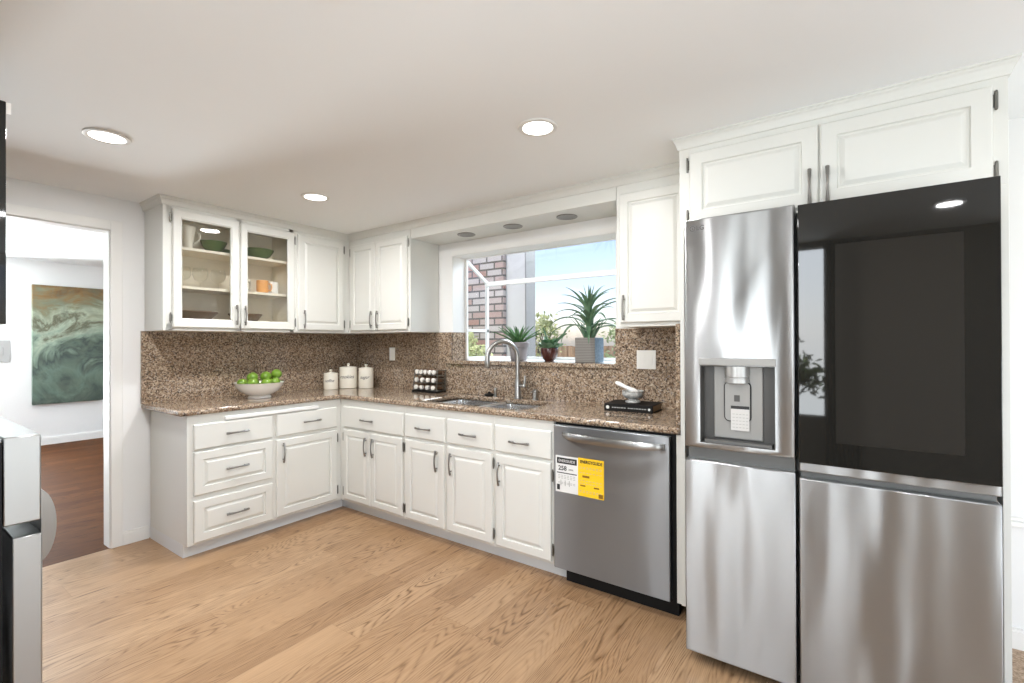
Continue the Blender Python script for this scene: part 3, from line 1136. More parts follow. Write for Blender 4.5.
# ------------------------------------------------------------------ refrigerator
FXL, FXR, FS0, FS1 = 3.324, 4.250, 3.716, 3.727
FY = -.880
ox, oy = 3.787, -.5
fr = thing('refrigerator', 'stainless steel four-door refrigerator with a black glass panel and water dispenser', 'refrigerator', (ox, oy, 0))
b = MB(ox, oy).box(FXL + .004, FXR - .004, -.800, -.04, .05, 1.795)
b.build('cabinet_body', 'darkgrey', fr, bevel=.004)
MB(ox, oy).box(FXL + .03, FXR - .03, -.79, -.74, .015, .05).build('kick_grille', 'black', fr)
for x in (FXL + .06, FXR - .06):
    for y in (-.76, -.12):
        MB(ox, oy).lathe([(.018, 0), (.018, .02), (.010, .022), (.010, .052)], x, y, 0, 14).build('leveling_foot', 'black', fr)

# upper left door with dispenser recess
UZb, UZt = .882, 1.812
hx0, hx1, hz0, hz1 = 3.384, 3.652, .905, 1.216


def slab_hole(mb, x0, x1, z0, z1, a0, a1, c0, c1, yf, yb, e=.008):
    o2 = [(x0 + e, z0 + e), (x1 - e, z0 + e), (x1 - e, z1 - e), (x0 + e, z1 - e)]
    o1 = [(x0, z0), (x1, z0), (x1, z1), (x0, z1)]
    hl = [(a0, c0), (a1, c0), (a1, c1), (a0, c1)]
    loops = [[(x, yb, z) for x, z in o1], [(x, yf + e, z) for x, z in o1], [(x * .65 + X * .35, yf + e * .35, z * .65 + Z * .35) for (x, z), (X, Z) in zip(o1, o2)],
             [(x, yf, z) for x, z in o2], [(x, yf, z) for x, z in hl], [(x, yf + .055, z) for x, z in hl]]
    mb.loft(loops, True, False)


b = MB(ox, oy)
slab_hole(b, FXL, FS0, UZb, UZt, hx0, hx1, hz0, hz1, FY, -.806)
d1 = b.build('door', 'steel', fr, uv=True, smooth=True)
d1['label'] = 'upper left door with the water dispenser'
# dispenser
b = MB(ox, oy)
x0, x1, z0, z1 = hx0, hx1, hz0, hz1
yb = FY + .056
b.box(x0, x0 + .003, FY + .002, yb, z0, z1).box(x1 - .003, x1, FY + .002, yb, z0, z1)
b.box(x0, x1, FY + .002, yb, z0, z0 + .003).box(x0, x1, FY + .002, yb, z1 - .003, z1)
b.box(x0, x1, yb - .002, yb, z0, z1)
di = b.build('dispenser', 'greydark', d1)
di['label'] = 'dark recess of the water dispenser'
MB(ox, oy).box(3.380, 3.656, FY - .006, FY + .05, 1.217, 1.246).build('dispenser_lip', 'grey', di, bevel=.003)
b = MB(ox, oy).box(3.428, 3.606, yb - .014, yb - .002, .925, 1.214)
b.build('dispenser_back', 'grey', di, bevel=.004)
MB(ox, oy).box(3.400, 3.640, FY + .008, yb - .004, z0 + .003, z0 + .014).build('drip_tray', 'darkgrey', di)
nz = MB(ox, oy).lathe([(.044, .068), (.044, .028), (.041, .026), (.041, .022), (.044, .020), (.044, .004), (.030, 0)], 3.516, FY + .03, 1.146, 28)
# the nozzle barrel sits partly in front of the back plate
nz.build('water_nozzle', 'nozzle', di, smooth=True)
pd = plate('paddle', rrect(-.045, .045, 0, .152, .016), [], 0, .008, 'grey', di)
pd.matrix_basis = Matrix.Translation((3.517 - ox, yb - .016 - oy, .998)) @ Matrix.Rotation(PI / 2, 4, 'X')
po = plate('paddle_outline', rrect(-.049, .049, -.004, .156, .020), [rrect(-.045, .045, 0, .152, .016)], 0, .006, 'black', di)
po.matrix_basis = Matrix.Translation((3.517 - ox, yb - .0145 - oy, .998)) @ Matrix.Rotation(PI / 2, 4, 'X')
stk = MB(ox, oy).box(3.494, 3.560, yb - .0262, yb - .0250, .962, 1.058).build('sticker', 'sticker', di)
MB(ox, oy).box(3.494, 3.560, yb - .0268, yb - .0262, 1.046, 1.058).build('sticker_band', 'ink', stk)
marks('small_print', [(3.500 + .012 * i, 3.508 + .012 * i, z, z + .0025) for z in (.972, .985, .998, 1.011, 1.024) for i in range(5)], 'greyink', stk, y=yb - .0266, ox=ox, oy=oy)
MB(ox, oy).box(3.506, 3.526, yb - .0262, yb - .0245, 1.075, 1.100).build('icon_patch', 'greydark', di)
# maker's mark: ring and two letters
ring = MB(ox, oy)
for k in range(20):
    a, a2 = 2 * PI * k / 20, 2 * PI * (k + 1) / 20
    ring.loft([[(3.358 + r * math.cos(q), FY - .0004, 1.772 + r * math.sin(q)) for r in (.0085, .0110)][::1] + [(3.358 + r * math.cos(q), FY + .0004, 1.772 + r * math.sin(q)) for r in (.0110, .0085)] for q in (a, a2)], False, False)
ring.box(3.357, 3.359, FY - .0004, FY + .0004, 1.767, 1.777).box(3.359, 3.364, FY - .0004, FY + .0004, 1.767, 1.769)
ring.build('logo', 'darkgrey', d1)
text('LG', .026, 'logo', 'darkgrey', d1, at(3.388 - ox, FY - .0003 - oy, 1.772), bold=.0006)

# recessed grip channel and lower doors
MB(ox, oy).box(FXL + .006, FS0 - .004, -.845, -.801, .826, .881).build('grip_channel', 'channel', fr)
MB(ox, oy).box(FS1 + .004, FXR - .006, -.845, -.801, .806, .838).build('grip_channel', 'channel', fr)
LZ = .048
MB(ox, oy).box(FXL, FS0, FY, -.806, LZ, .831).build('door', 'steel', fr, bevel=.004, seg=2, uv=True)['label'] = 'lower left stainless door'
MB(ox, oy).box(FS1, FXR, FY, -.806, LZ, .816).build('door', 'steel', fr, bevel=.004, seg=2, uv=True)['label'] = 'lower right stainless door'
# upper right glass door
d2 = MB(ox, oy).box(FS1, FXR, FY + .003, -.806, .840, 1.804).build('door', 'steel', fr, bevel=.004, uv=True)
d2['label'] = 'upper right door faced with black glass'
MB(ox, oy).box(FS1, FXR, FY - .003, FY + .0025, .872, 1.806).build('glass_panel', 'blackgloss', d2, bevel=.002)['label'] = 'black glass front'
MB(ox, oy).box(3.838, 4.168, FY - .0034, FY - .003, .955, 1.650).build('viewing_window', 'blackpane', d2)['label'] = 'slightly lighter viewing window in the black glass'

# ------------------------------------------------------------------ range and microwave at the left edge
rx1, rx0 = 1.70, .94
ox, oy = 1.32, -2.9
rg = thing('range', 'stainless steel range cut off by the left edge of the photo', 'range', (ox, oy, 0))
MB(ox, oy).box(rx0, rx1, -3.27, -2.592, .03, 1.000).build('range_body', 'black', rg)
MB(ox, oy).box(rx0, rx1, -3.27, -2.592, 1.000, 1.016).build('cooktop', 'steel_rg', rg, bevel=.003, uv=True)
MB(ox, oy).box(rx0, rx1, -2.590, -2.503, .735, 1.016).build('control_panel', 'steel_rg', rg, bevel=.004, uv=True)
do = MB(ox, oy).box(rx0, rx1, -2.570, -2.500, .12, .692).build('oven_door', 'steel_rg', rg, bevel=.004, uv=True)
lo = []
for i in range(17):
    a = -PI / 2 + PI * i / 16
    lo.append((-2.512 + .047 * math.cos(a), .714 + .12 * math.sin(a)))
inner = [(-2.520 + .018 * math.cos(-PI / 2 + PI * i / 16), .714 + .112 * math.sin(-PI / 2 + PI * i / 16)) for i in range(17)][::-1]
poly = lo + inner
MB(ox, oy).loft([[(x, y, z) for y, z in poly] for x in (rx0 + .05, rx1 - .004)]).build('handle', 'pewter', do, smooth=True)
b = MB(ox, oy)
for cx_ in (1.13, 1.51):
    for cy_ in (-2.78, -3.08):
        b.tube([(cx_ - .15, cy_, 1.026), (cx_ + .15, cy_, 1.026)], .006, 6).tube([(cx_, cy_ - .13, 1.026), (cx_, cy_ + .13, 1.026)], .006, 6)
        b.lathe([(.05, 1.016), (.05, 1.022), (.03, 1.026)], cx_, cy_, 0, 16)
b.build('burner_grate', 'black', rg)
for x in (rx0 + .04, rx1 - .04):
    for y in (-3.2, -2.66):
        MB(ox, oy).lathe([(.02, 0), (.02, .035)], x, y, 0, 10).build('leveling_foot', 'black', rg)

mw = thing('microwave', 'black over-the-range microwave cut off by the left edge of the photo', 'microwave', (ox, -2.93, 1.37))
oy = -2.93
MB(ox, oy, 1.37).box(rx0, rx1, -3.279, -2.605, 1.37, 2.085).build('case', 'black', mw, bevel=.003)
MB(ox, oy, 1.37).box(rx0, rx1 - .002, -2.605, -2.582, 1.375, 2.08).build('door', 'blackgloss', mw, bevel=.002)
MB(ox, oy, 1.37).box(rx1 - .004, rx1 - .001, -2.582, -2.571, 2.042, 2.078).build('corner_clip', 'trim', mw)
MB(ox, oy, 1.37).box(rx1 - .001, rx1 + .001, -2.604, -2.600, 2.00, 2.03).box(rx1 - .001, rx1 + .001, -2.606, -2.602, 1.775, 1.785).build('side_screw', 'chrome', mw)

# ------------------------------------------------------------------ lights
def recessed(x, y, label, power):
    o = thing('recessed_light', label, 'ceiling light', (x, y, H), 0, 'lit recessed ceiling lights')
    MB().lathe([(.066, -.001), (.086, -.001), (.088, -.003), (.086, -.006), (.072, -.009), (.066, -.006)], 0, 0, 0, 40, False, False).build('trim_ring', 'whiterim', o, smooth=True)
    MB().lathe([(.0005, -.006), (.066, -.006), (.066, -.003), (.0005, -.003)], 0, 0, 0, 40).build('lens', 'lens', o)
    l = bpy.data.lights.new('can_lamp', 'AREA')
    l.shape = 'DISK'
    l.size = .13
    l.energy = power
    l.color = (.985, .99, 1)
    lo = bpy.data.objects.new('can_lamp', l)
    COL.objects.link(lo)
    lo.parent = o
    lo.location = (0, 0, -.012)
    return o


recessed(1.125, -2.184, 'lit recessed ceiling light nearest the doorway wall', 12)
recessed(1.078, -1.118, 'lit recessed ceiling light nearest the corner wall cabinets', 11)
recessed(2.766, -1.120, 'lit recessed ceiling light between the refrigerator and the window soffit', 7.5)
recessed(2.766, -2.184, 'lit recessed ceiling light just above the top edge of the photo', 10)
recessed(4.45, -2.184, 'added unseen recessed ceiling light over the camera, in front of the refrigerator', 5)  # this and the next two added out of view for more light
recessed(2.766, -3.25, 'added unseen recessed ceiling light behind the camera, near the rear window', 8)
recessed(4.45, -3.25, 'added unseen recessed ceiling light behind the camera, toward the rear opening', 4)


def dark_can(x, label):
    o = thing('recessed_light', label, 'ceiling light', (x, -.174, 2.125), 0, 'unlit soffit lights')
    MB().lathe([(.058, 0), (.068, 0), (.069, -.002), (.066, -.005), (.059, -.004)], 0, 0, 0, 32, False, False).build('trim_ring', 'pewter', o, smooth=True)
    MB().lathe([(.0005, -.0012), (.012, -.0018), (.016, -.001), (.026, -.0018), (.030, -.001), (.042, -.0018), (.046, -.001), (.058, -.0018), (.058, -.0005), (.0005, -.0005)], 0, 0, 0, 32).build('baffle', 'lens_off', o)


dark_can(1.543, 'unlit grey recessed light in the soffit, at the canister end')
dark_can(1.969, 'unlit grey recessed light in the soffit, middle of the row of three')
dark_can(2.396, 'unlit grey recessed light in the soffit, at the refrigerator end')

# ------------------------------------------------------------------ wall plates
o = thing('outlet_cover', 'ivory outlet cover plate on the granite between canisters and spice rack', 'outlet', (.535, -.021, 1.214))
MB().box(-.036, .036, -.005, 0, -.058, .058).build('plate', 'plate', o, bevel=.002)
for z in (-.021, .021):
    MB().box(-.017, .017, -.008, -.005, z - .015, z + .015).build('socket', 'plate', o, bevel=.002)
o = thing('switch_plate', 'ivory double light switch plate on the granite below the single-door wall cabinet', 'light switch', (2.862, -.021, 1.203))
MB().box(-.060, .060, -.005, 0, -.058, .058).build('plate', 'plate', o, bevel=.002)
for x in (-.024, .024):
    MB().box(x - .0165, x + .0165, -.008, -.005, -.033, .033).build('rocker', 'plate', o, bevel=.002)
o = thing('wall_plate', 'grey wall plate in the room beyond the doorway', 'wall plate', (-4.7, -1.74, 1.23), R90)
MB().box(-.09, .09, -.012, 0, -.135, .135).build('plate', 'switchgrey', o, bevel=.003)
MB().box(-.03, .03, -.018, -.012, -.05, .05).build('rocker', 'switchgrey', o, bevel=.003)
o = thing('painting', 'large abstract canvas in ochre and sea green hung beyond the doorway', 'painting', (-4.694, -1.459, .535), R90)
MB().box(0, 1.16, -.045, 0, 0, 1.55).build('canvas', 'canvas', o, bevel=.004)
MB().box(.03, 1.13, -.003, .0, .03, 1.52).build('stretcher', 'bark', o)

# ------------------------------------------------------------------ counter things
bw = thing('fruit_bowl', 'white footed bowl heaped with green apples on the counter end', 'bowl', (.315, -1.092, CT))
MB().lathe([(.070, 0), (.078, .002), (.078, .012), (.066, .020), (.085, .026), (.125, .052), (.152, .085), (.165, .113), (.1685, .116), (.163, .115), (.148, .086), (.12, .056), (.07, .034), (.001, .030)], 0, 0, 0, 48, True, False).build('basin', 'porcelain', bw, smooth=True)


def apple_mesh():
    prof = []
    for i in range(15):
        a = PI * i / 14
        r = .038 * math.sin(a) * (1 + .06 * math.cos(a))
        z = -.036 * math.cos(a)
        if i == 0 or i == 14:
            r = .0005
        z -= (.008 if a > PI / 2 else -.005) * math.exp(-((r / .012) ** 2))
        prof.append((r, z))
    return MB().lathe(prof, 0, 0, 0, 24)


AP = [(-.035, -.105, .112), (.055, -.075, .118), (.080, .010, .112), (.045, .090, .112), (-.040, .100, .112), (-.085, .000, .112), (.010, .040, .158), (-.005, -.050, .156), (.0, .128, .170), (0, 0, .075)]
AL = ['green apple lowest in the white bowl, at its doorway end', 'green apple at the near rim of the white bowl, second from the doorway end', 'green apple at the middle of the near rim of the white bowl',
      'green apple at the near rim of the white bowl, toward the canisters', 'green apple at the far rim of the white bowl, toward the canisters', 'green apple at the wall-side rim of the white bowl',
      'green apple on the very top of the heap in the white bowl', 'green apple in the second layer of the heap, just below the topmost', 'upper green apple at the canister end of the white bowl', 'green apple buried in the middle of the white bowl']
a0 = None
for (x, y, z), lb in zip(AP, AL):
    loc = (.315 + x, -1.092 + y, CT + z)
    rz = random.uniform(0, 6)
    if a0 is None:
        a0 = thing('apple', lb, 'apple', loc, rz, 'green apples in the bowl')
        apple_mesh().build('flesh', 'apple', a0, smooth=True)
        MB().tube([(0, 0, .024), (.002, .001, .034), (.006, .002, .042)], [.0016, .0014, .002], 6).build('stalk', 'stem', a0)
        o = a0
    else:
        o = dup(a0, loc, rz, lb)
    o.rotation_euler = (random.uniform(-.5, .5), random.uniform(-.5, .5), rz)


def canister(x, y, r, h, word, label, rz, ws):
    o = thing('canister', label, 'canister', (x, y, CT), rz, 'cream ceramic canisters')
    MB().lathe([(r * .93, 0), (r * .985, .003), (r, .012), (r, h * .6), (r * .97, h - .006), (r * .95, h), (r * .9, h)], 0, 0, 0, 40).build('jar', 'ceramic', o, smooth=True)
    MB().lathe([(r * .98, h), (r * .99, h + .003), (r * .96, h + .009), (r * .5, h + .015), (.010, h + .018), (.007, h + .021), (.010, h + .026), (.015, h + .034), (.012, h + .040), (.001, h + .041)], 0, 0, 0, 40).build('lid', 'ceramic', o, smooth=True)
    text(word, ws, 'lettering', 'ink', o, at(0, -r - .0003, h * .58), .0005, .45, .95, r)


canister(.170, -.400, .060, .132, 'coffee', 'small cream canister lettered coffee, shortest of the three', .72, .036)
canister(.205, -.245, .079, .180, 'cookies', 'widest cream canister lettered cookies, in the middle', .72, .044)
canister(.350, -.165, .065, .172, 'sugar', 'tall narrow cream canister lettered sugar, at the corner', .66, .040)

# spice rack
sx0, sx1, sy0, sy1 = .935, 1.195, -.155, -.035
ox, oy = 1.065, -.095
rk = thing('spice_rack', 'dark metal three-tier spice rack on the counter under the corner cabinet', 'spice rack', (ox, oy, CT))
b = MB(ox, oy, 0)
b.box(sx0 - .006, sx1 + .006, sy0 - .004, sy1, 0, .014)
b.build('base', 'black', rk, bevel=.002)
for x in (sx0, sx1):
    b = MB(ox, oy, 0)
    b.tube([(x, sy0 + .012, .014), (x, sy0 + .030, .185)], .004, 8).tube([(x, sy1 - .006, .014), (x, sy1 - .006, .185)], .004, 8)
    for z in (.052, .114, .178):
        b.tube([(x, sy0 + .016, z), (x, sy1 - .006, z)], .0035, 8)
    b.build('side_frame', 'hinge', rk)
TIER = [(.038, 0.0), (.098, .006), (.160, .012)]
for k, (z, dyy) in enumerate(TIER):
    b = MB(ox, oy, 0)
    b.box(sx0 + .004, sx1 - .004, sy0 + .020 + dyy, sy1 - .008, z - .0245, z - .0215)
    b.build('tier_shelf', 'hinge', rk)
    MB(ox, oy, 0).tube([(sx0, sy0 + .014 + dyy, z - .017), (sx1, sy0 + .014 + dyy, z - .017)], .0035, 8).build('rail', 'pewter', rk)
j0 = None
for k, (z, dyy) in enumerate(TIER):
    n = 5 if k == 2 else 4
    for i in range(n):
        x = sx0 + .034 + (sx1 - sx0 - .068) * (i + (0 if n == 5 else .0)) / (n - 1)
        lb = 'silver-capped spice jar, %s from the corner on the %s tier of the rack' % (('first', 'second', 'third', 'fourth', 'fifth')[i], ('bottom', 'middle', 'top')[k])
        loc = (x, sy0 + dyy + .006, CT + z + (0.002 if k < 2 else .004))
        if j0 is None:
            j0 = thing('spice_jar', lb, 'jar', loc, 0, 'spice jars in the rack')
            MB().tube([(0, .012, 0), (0, .085, 0)], .0205, 14).build('jar_body', 'spice', j0, smooth=True)
            MB().tube([(0, -.006, 0), (0, -.004, 0), (0, .012, 0)], [.015, .0185, .0185], 16).build('cap', 'lid', j0, smooth=True)
        else:
            dup(j0, loc, 0, lb)

# book with mortar and pestle
BX, BY, BR = 2.70, -.285, .05
bk = thing('book', 'thick black book lying flat on the counter under the mortar', 'book', (BX, BY, CT), BR)
MB().box(0, .285, 0, .205, 0, .004).box(0, .285, 0, .205, .039, .043).box(0, .285, -.003, .006, 0, .043).build('cover', 'bookblack', bk, bevel=.0015)
MB().box(.004, .279, .006, .200, .004, .039).build('page_block', 'pages', bk)
b = MB()
b.lathe([(.010, 0), (.010, .0006), (.0005, .0006)], 0, 0, 0, 16)
o = b.build('spine_emblem', 'whiteink', bk)
o.matrix_basis = Matrix.Translation((.022, -.003, .0215)) @ Matrix.Rotation(PI / 2, 4, 'X')
b = MB().lathe([(.007, 0), (.007, .0006), (.0005, .0006)], 0, 0, 0, 16)
o = b.build('spine_emblem', 'whiteink', bk)
o.matrix_basis = Matrix.Translation((.266, -.003, .0215)) @ Matrix.Rotation(PI / 2, 4, 'X')
b = MB()
x = .048
for wl_ in (.010, .014, .012, .006, .016, .011, 0, .012, .018, .008, .014, .016, .010, .012):
    if wl_:
        b.box(x, x + wl_, -.0036, -.003, .0190, .0245)
    x += (wl_ or .006) + .0028
b.build('spine_title', 'greyink', bk)

mo = thing('mortar', 'grey and white marble mortar standing on the black book', 'mortar', (2.835, -.175, CT + .043))
MB().lathe([(.040, 0), (.044, .003), (.044, .011), (.030, .018), (.028, .022), (.044, .030), (.058, .040), (.064, .053), (.062, .064), (.065, .069), (.062, .072), (.056, .069), (.052, .052), (.040, .038), (.001, .034)], 0, 0, 0, 36, True, False).build('cup', 'marble', mo, smooth=True)
pe = thing('pestle', 'white marble pestle leaning in the mortar with its handle out', 'pestle', (2.835, -.175, CT + .043))
pa = [Vector((.026, .004, .060)), Vector((-.100, -.022, .118))]
pts = [tuple(pa[0].lerp(pa[1], k / 8)) for k in range(9)]
MB().tube(pts, [.010, .016, .0165, .014, .012, .0115, .0125, .0135, .008], 14).build('rod', 'porcelain', pe, smooth=True)

# ------------------------------------------------------------------ glass cabinet contents
X0 = .165
pi_ = thing('pitcher', 'cream ceramic pitcher on the top shelf behind the glass door', 'pitcher', (.19, -1.515, 1.955))
MB().lathe([(.034, 0), (.036, .004), (.033, .03), (.038, .08), (.046, .12), (.052, .15), (.055, .158), (.051, .157), (.044, .12), (.035, .08), (.028, .02), (.001, .012)], 0, 0, 0, 28, True, False).build('body', 'ceramic', pi_, smooth=True)
MB().tube([(.0, .046, .135), (.0, .078, .120), (.0, .080, .09), (.0, .060, .062), (0, .036, .052)], .007, 8).build('handle', 'ceramic', pi_, smooth=True)


def bowl(loc, r, h, label, m):
    o = MB().lathe([(r * .42, 0), (r * .46, .003), (r * .46, .008), (r * .75, h * .4), (r * .95, h * .85), (r, h), (r * .97, h), (r * .90, h * .8), (r * .7, h * .42), (.001, .012)], 0, 0, 0, 36, True, False).build('bowl', m, loc=loc, smooth=True)
    return tag(o, label, 'bowl', 'green bowls on the top shelf')


bowl((.18, -1.345, 1.955), .084, .082, 'deep dark green bowl beside the cream pitcher, behind the first glass door', 'greenceramic')
bowl((.165, -1.02, 1.955), .108, .078, 'wide dark green bowl on the top shelf behind the second glass door', 'greenceramic')
bowl((.06, -1.22, 1.955), .040, .06, 'small green bowl at the back of the top shelf between the doors', 'greenceramic')

WG = [(-1.545, .20), (-1.44, .20), (-1.325, .20)]
GL = ['stemmed glass on the middle shelf, nearest the cabinet end', 'stemmed glass on the middle shelf, middle of three', 'stemmed glass on the middle shelf, nearest the doors meeting']
g0 = None
for (y, x), lb in zip(WG, GL):
    loc = (x, y, 1.697)
    if g0 is None:
        g0 = tag(MB().lathe([(.031, 0), (.032, .002), (.006, .006), (.004, .012), (.004, .036), (.010, .044), (.036, .062), (.047, .088), (.046, .115), (.040, .138), (.0385, .138), (.0445, .115), (.0455, .089), (.034, .064), (.001, .047)], 0, 0, 0, 28, True, False).build('wine_glass', 'tumbler', loc=loc, smooth=True), lb, 'glass', 'stemmed glasses on the middle shelf')
    else:
        dup(g0, loc, None, lb)


def mug(loc, label, m, rz):
    o = thing('mug', label, 'mug', loc, rz)
    MB().lathe([(.034, 0), (.040, .004), (.042, .02), (.042, .098), (.040, .1), (.038, .098), (.038, .02), (.001, .008)], 0, 0, 0, 28, True, False).build('cup', m, o, smooth=True)
    MB().tube([(.040, 0, .078), (.062, 0, .074), (.066, 0, .05), (.058, 0, .028), (.040, 0, .022)], .005, 8).build('handle', m, o, smooth=True)


mug((.19, -1.005, 1.697), 'peach orange mug, middle of the mugs behind the second glass door', 'orange', 1.0)
mug((.16, -1.125, 1.697), 'cream mug beside the orange mug, nearest the stemmed glasses', 'ceramic', .3)
mug((.15, -.905, 1.697), 'pale mug beside the orange mug, nearest the corner', 'porcelain', -.6)


def tray(loc, r, label):
    return tag(MB().lathe([(r * .45, 0), (r * .5, .006), (r * .82, .060), (r, .088), (r * .98, .092), (r * .80, .066), (r * .45, .014), (.001, .012)], 0, 0, 0, 36, True, False).build('tray', 'wood_dark', loc=loc, smooth=True), label, 'tray', 'wooden trays on the cabinet floor')


tray((.165, -1.465, UZ0 + .045), .145, 'round dark wooden tray on the cabinet floor behind the first glass door')
tray((.165, -1.12, UZ0 + .045), .115, 'round dark wooden tray on the cabinet floor behind the second glass door')


# ------------------------------------------------------------------ plants in the window
def leaf(mb, base, az, length, width, lift, droop, seg=8, fold=.25, tip=.02, thick=.0012):
    p = Vector(base)
    el = lift
    step = length / seg
    L1, L2 = [], []
    side = Vector((-math.sin(az), math.cos(az), 0))
    rows = []
    for i in range(seg + 1):
        s_ = i / seg
        w = width * (.55 + .45 * math.sin(min(1, s_ * 2.2) * PI / 2)) * (1 - s_ ** 2.2) + tip * width
        d = Vector((math.cos(az) * math.cos(el), math.sin(az) * math.cos(el), math.sin(el)))
        nrm = side.cross(d) * -1
        rows.append((p.copy(), w, nrm))
        p = p + d * step
        el -= droop / seg
    vs, fs = [], []
    for p, w, nrm in rows:
        a = p + side * w / 2 + nrm * (fold * w / 2)
        c_ = p - side * w / 2 + nrm * (fold * w / 2)
        vs += [tuple(a), tuple(p), tuple(c_), tuple(p - nrm * (thick + fold * .18 * w))]
    for i in range(seg):
        for j in range(4):
            a, b2 = i * 4 + j, i * 4 + (j + 1) % 4
            fs.append((a, b2, b2 + 4, a + 4))
    mb.add(vs, fs)


pz = SILL
po = thing('potted_aloe', 'spiky aloe in a grey lavender pot on the sill behind the faucet', 'plant', (1.765, .19, pz))
MB().lathe([(.058, 0), (.062, .004), (.074, .10), (.074, .104), (.084, .106), (.086, .14), (.083, .143), (.078, .142), (.076, .125), (.001, .124)], 0, 0, 0, 32).build('pot', 'lav', po, smooth=True)
MB().lathe([(.075, .126), (.04, .131), (.001, .132)], 0, 0, 0, 20, False).build('soil', 'soil', po)
for k in range(24):
    mb = MB()
    az = k * 2.4
    lift = 1.35 - .038 * k
    leaf(mb, (.012 * math.cos(az), .012 * math.sin(az), .128), az, .15 + .0045 * k, .026, lift, .35, 7, .5, .02, .003)
    mb.build('leaf', 'leaf_aloe', po, smooth=True)

po = thing('potted_succulent', 'small paddle-leaved succulent in a maroon bowl pot, between the other two plants', 'plant', (2.045, .19, pz))
MB().lathe([(.034, 0), (.036, .003), (.050, .018), (.064, .050), (.068, .085), (.064, .10), (.060, .099), (.060, .085), (.001, .084)], 0, 0, 0, 32).build('pot', 'maroon', po, smooth=True)
MB().lathe([(.060, .086), (.03, .092), (.001, .093)], 0, 0, 0, 20, False).build('soil', 'soil', po)
for k in range(16):
    mb = MB()
    az = k * 2.4 + .5
    r = .012 + .0022 * k
    leaf(mb, (r * math.cos(az), r * math.sin(az), .088), az, .065 + .012 * (k % 4), .056, 1.15 - .035 * k, .3, 6, .3, .6, .003)
    mb.build('leaf', 'leaf_succ', po, smooth=True)
for az, lf, ln_, w in ((3.6, 1.35, .17, .05), (-.3, .62, .22, .036), (.2, .85, .19, .034), (2.6, .9, .13, .04)):
    mb = MB()
    leaf(mb, (0, 0, .09), az, ln_, w, lf, .15, 8, .25, .3, .003)
    mb.build('leaf', 'leaf_succ', po, smooth=True)

PX0, PX1, PY0, PY1 = 2.312, 2.462, .09, .24
po = thing('potted_dracaena', 'tall strap-leaved dracaena in a square two-tone planter on the sill', 'plant', ((PX0 + PX1) / 2, (PY0 + PY1) / 2, pz))
hw = .075
bx = MB()
bx.box(-hw, hw, -hw, -hw + .008, 0, .172)
bx.box(-hw, -hw + .008, -hw + .008, hw, 0, .172)
bx.box(-hw + .008, hw - .008, -hw + .008, hw - .008, 0, .01)
bx.build('planter', 'ribbeige', po, bevel=.0015)['label'] = 'ribbed beige side of the planter'
bx = MB().box(hw - .008, hw, -hw + .008, hw, 0, .172).box(-hw + .008, hw - .008, hw - .008, hw, 0, .172)
bx.build('planter_side', 'bluegrey', po, bevel=.0015)['label'] = 'mottled blue-grey side of the planter'
MB().box(-hw + .008, hw - .008, -hw + .008, hw - .008, .145, .155).build('soil', 'soil', po)
MB().tube([(0, 0, .15), (.004, 0, .25), (.0, .0, .36)], [.011, .009, .006], 8).build('stem', 'stem', po)
rng = random.Random(5)
for k in range(30):
    mb = MB()
    az = k * 2.399 + .35
    t_ = k / 29
    z = .19 + .17 * t_
    ln_ = .37 - .12 * t_ + rng.uniform(-.05, .05)
    lift = .70 + .60 * t_ + rng.uniform(-.2, .2)
    leaf(mb, (.006 * math.cos(az), .006 * math.sin(az), z), az, ln_, .040, lift, 2.1 - 1.1 * t_ + rng.uniform(-.3, .3), 10, .35, .02, .0012)
    mb.build('leaf', 'leaf_drac', po, smooth=True)
for k in range(4):
    mb = MB()
    leaf(mb, (0, 0, .35), k * 1.7, .20, .026, 1.42, .12, 8, .4, .02, .0012)
    mb.build('leaf', 'leaf_drac', po, smooth=True)
for k in range(8):
    mb = MB()
    az = k * .8 + .2
    leaf(mb, (.03 * math.cos(az), .03 * math.sin(az), .153), az, .17 + .02 * (k % 3), .030, 1.2, .5, 8, .35, .02, .0012)
    mb.build('leaf', 'leaf_drac', po, smooth=True)

# ------------------------------------------------------------------ outdoors
struct(MB().box(-30, 30, .166, 60, -.4, -.11).build('ground', 'lawn'))
struct(MB().box(-1.5, 6, .166, 4.6, -.16, -.10).build('bounce_ground', 'bounce_pale'))  # unseen pale slab added to bounce light up into the window
b = MB().box(.30, .915, 1.15, 1.36, -.1, 3.4)
tag(b.build('chimney', 'brick', bevel=.006), 'weathered red brick chimney outside the garden window', 'chimney')
pw = thing('porch_wall', 'white painted wall end with a grey side beside the brick chimney', 'outdoor wall', (1.03, 1.3, -.1))
MB(1.03, 1.3, -.1).box(.917, 1.160, 1.20, 1.37, -.1, 3.4).build('wall_face', 'siding', pw)
MB(1.03, 1.3, -.1).box(1.160, 1.175, 1.195, 1.37, -.1, 3.4).build('dark_side', 'siding_grey', pw)  # darker grey on the side of the wall end

fe = thing('fence', 'brown board fence far across the yard behind the plants', 'fence', (-1, 8, -.1))
for i in range(56):
    x = -7 + i * .16
    MB(-1, 8, -.1).box(x, x + .15, 8, 8.02, -.1, 1.22 + .01 * math.sin(i * 1.7)).build('board', 'fence', fe)
MB(-1, 8, -.1).box(-7, 1.96, 8.02, 8.06, .2, .29).box(-7, 1.96, 8.02, 8.06, .95, 1.04).build('rail', 'fence', fe)


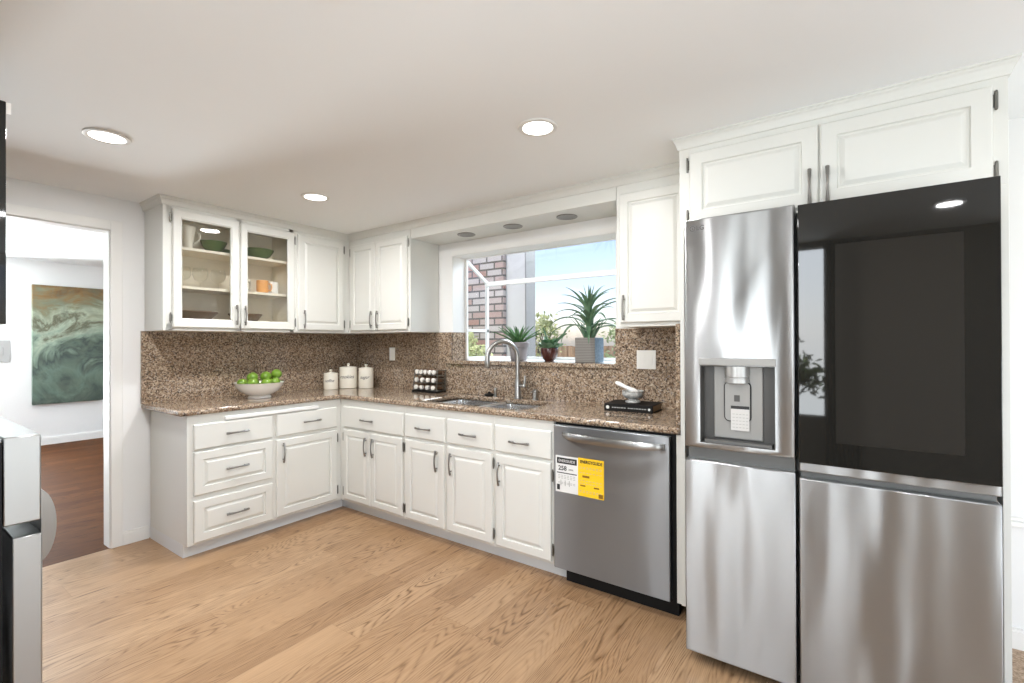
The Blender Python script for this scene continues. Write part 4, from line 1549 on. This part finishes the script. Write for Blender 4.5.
def tree(label, loc, rad, hgt, n, m, leafsz, seed, group='trees and shrubs outside'):
    rn = random.Random(seed)
    o = thing('tree', label, 'tree', loc)
    MB().tube([(0, 0, 0), (.03, .02, hgt * .35), (-.04, 0, hgt * .6), (0.05, 0, hgt * .85)], [.09 * rad, .07 * rad, .05 * rad, .02], 8).build('trunk', 'bark', o)
    br = MB()
    mb = MB()
    clumps = []
    for _ in range(16):
        a, c_ = rn.uniform(0, 2 * PI), rn.uniform(-.9, 1)
        q = rn.uniform(.45, .85)
        clumps.append(Vector((rad * q * math.cos(a) * math.sqrt(1 - c_ * c_ * .8), rad * q * math.sin(a) * math.sqrt(1 - c_ * c_ * .8), hgt * .62 + hgt * .34 * c_ * q)))
    for c_ in clumps:
        br.tube([(0, 0, hgt * .4), tuple(Vector((0, 0, hgt * .45)).lerp(c_, .6)), tuple(c_)], [.03 * rad, .02 * rad, .008], 5)
    br.build('branches', 'bark', o)
    for _ in range(n):
        c_ = rn.choice(clumps)
        p = c_ + Vector((rn.gauss(0, 1), rn.gauss(0, 1), rn.gauss(0, .8))) * rad * .20
        d = Vector((rn.gauss(0, 1), rn.gauss(0, 1), rn.gauss(0, 1))).normalized()
        e = d.orthogonal().normalized()
        s_ = leafsz * rn.uniform(.6, 1.3)
        q = d.cross(e)
        mb.add([tuple(p - d * s_), tuple(p + e * s_ * .45 + q * s_ * .12), tuple(p + d * s_), tuple(p - e * s_ * .45 + q * s_ * .12)], [(0, 1, 2, 3)])
    f_ = mb.build('foliage', m, o)
    return o


tree('loose yellow-green shrub in front of the brick chimney, seen through the side pane', (.66, .72, -.1), .30, 1.75, 1500, 'leaf_tree', .028, 3)
tree('pale yellow-green tree just past the white wall end', (-1.95, 6.3, -.1), .62, 2.05, 1500, 'leaf_tree', .06, 11)
tree('green tree behind the potted dracaena, nearest the wall cabinet', (.42, 6.6, -.1), .75, 2.0, 1700, 'leaf_tree2', .06, 17)
tree('dense green tree outside the rear window', (3.35, -4.85, -.1), .42, 1.8, 700, 'leaf_tree2', .05, 29)
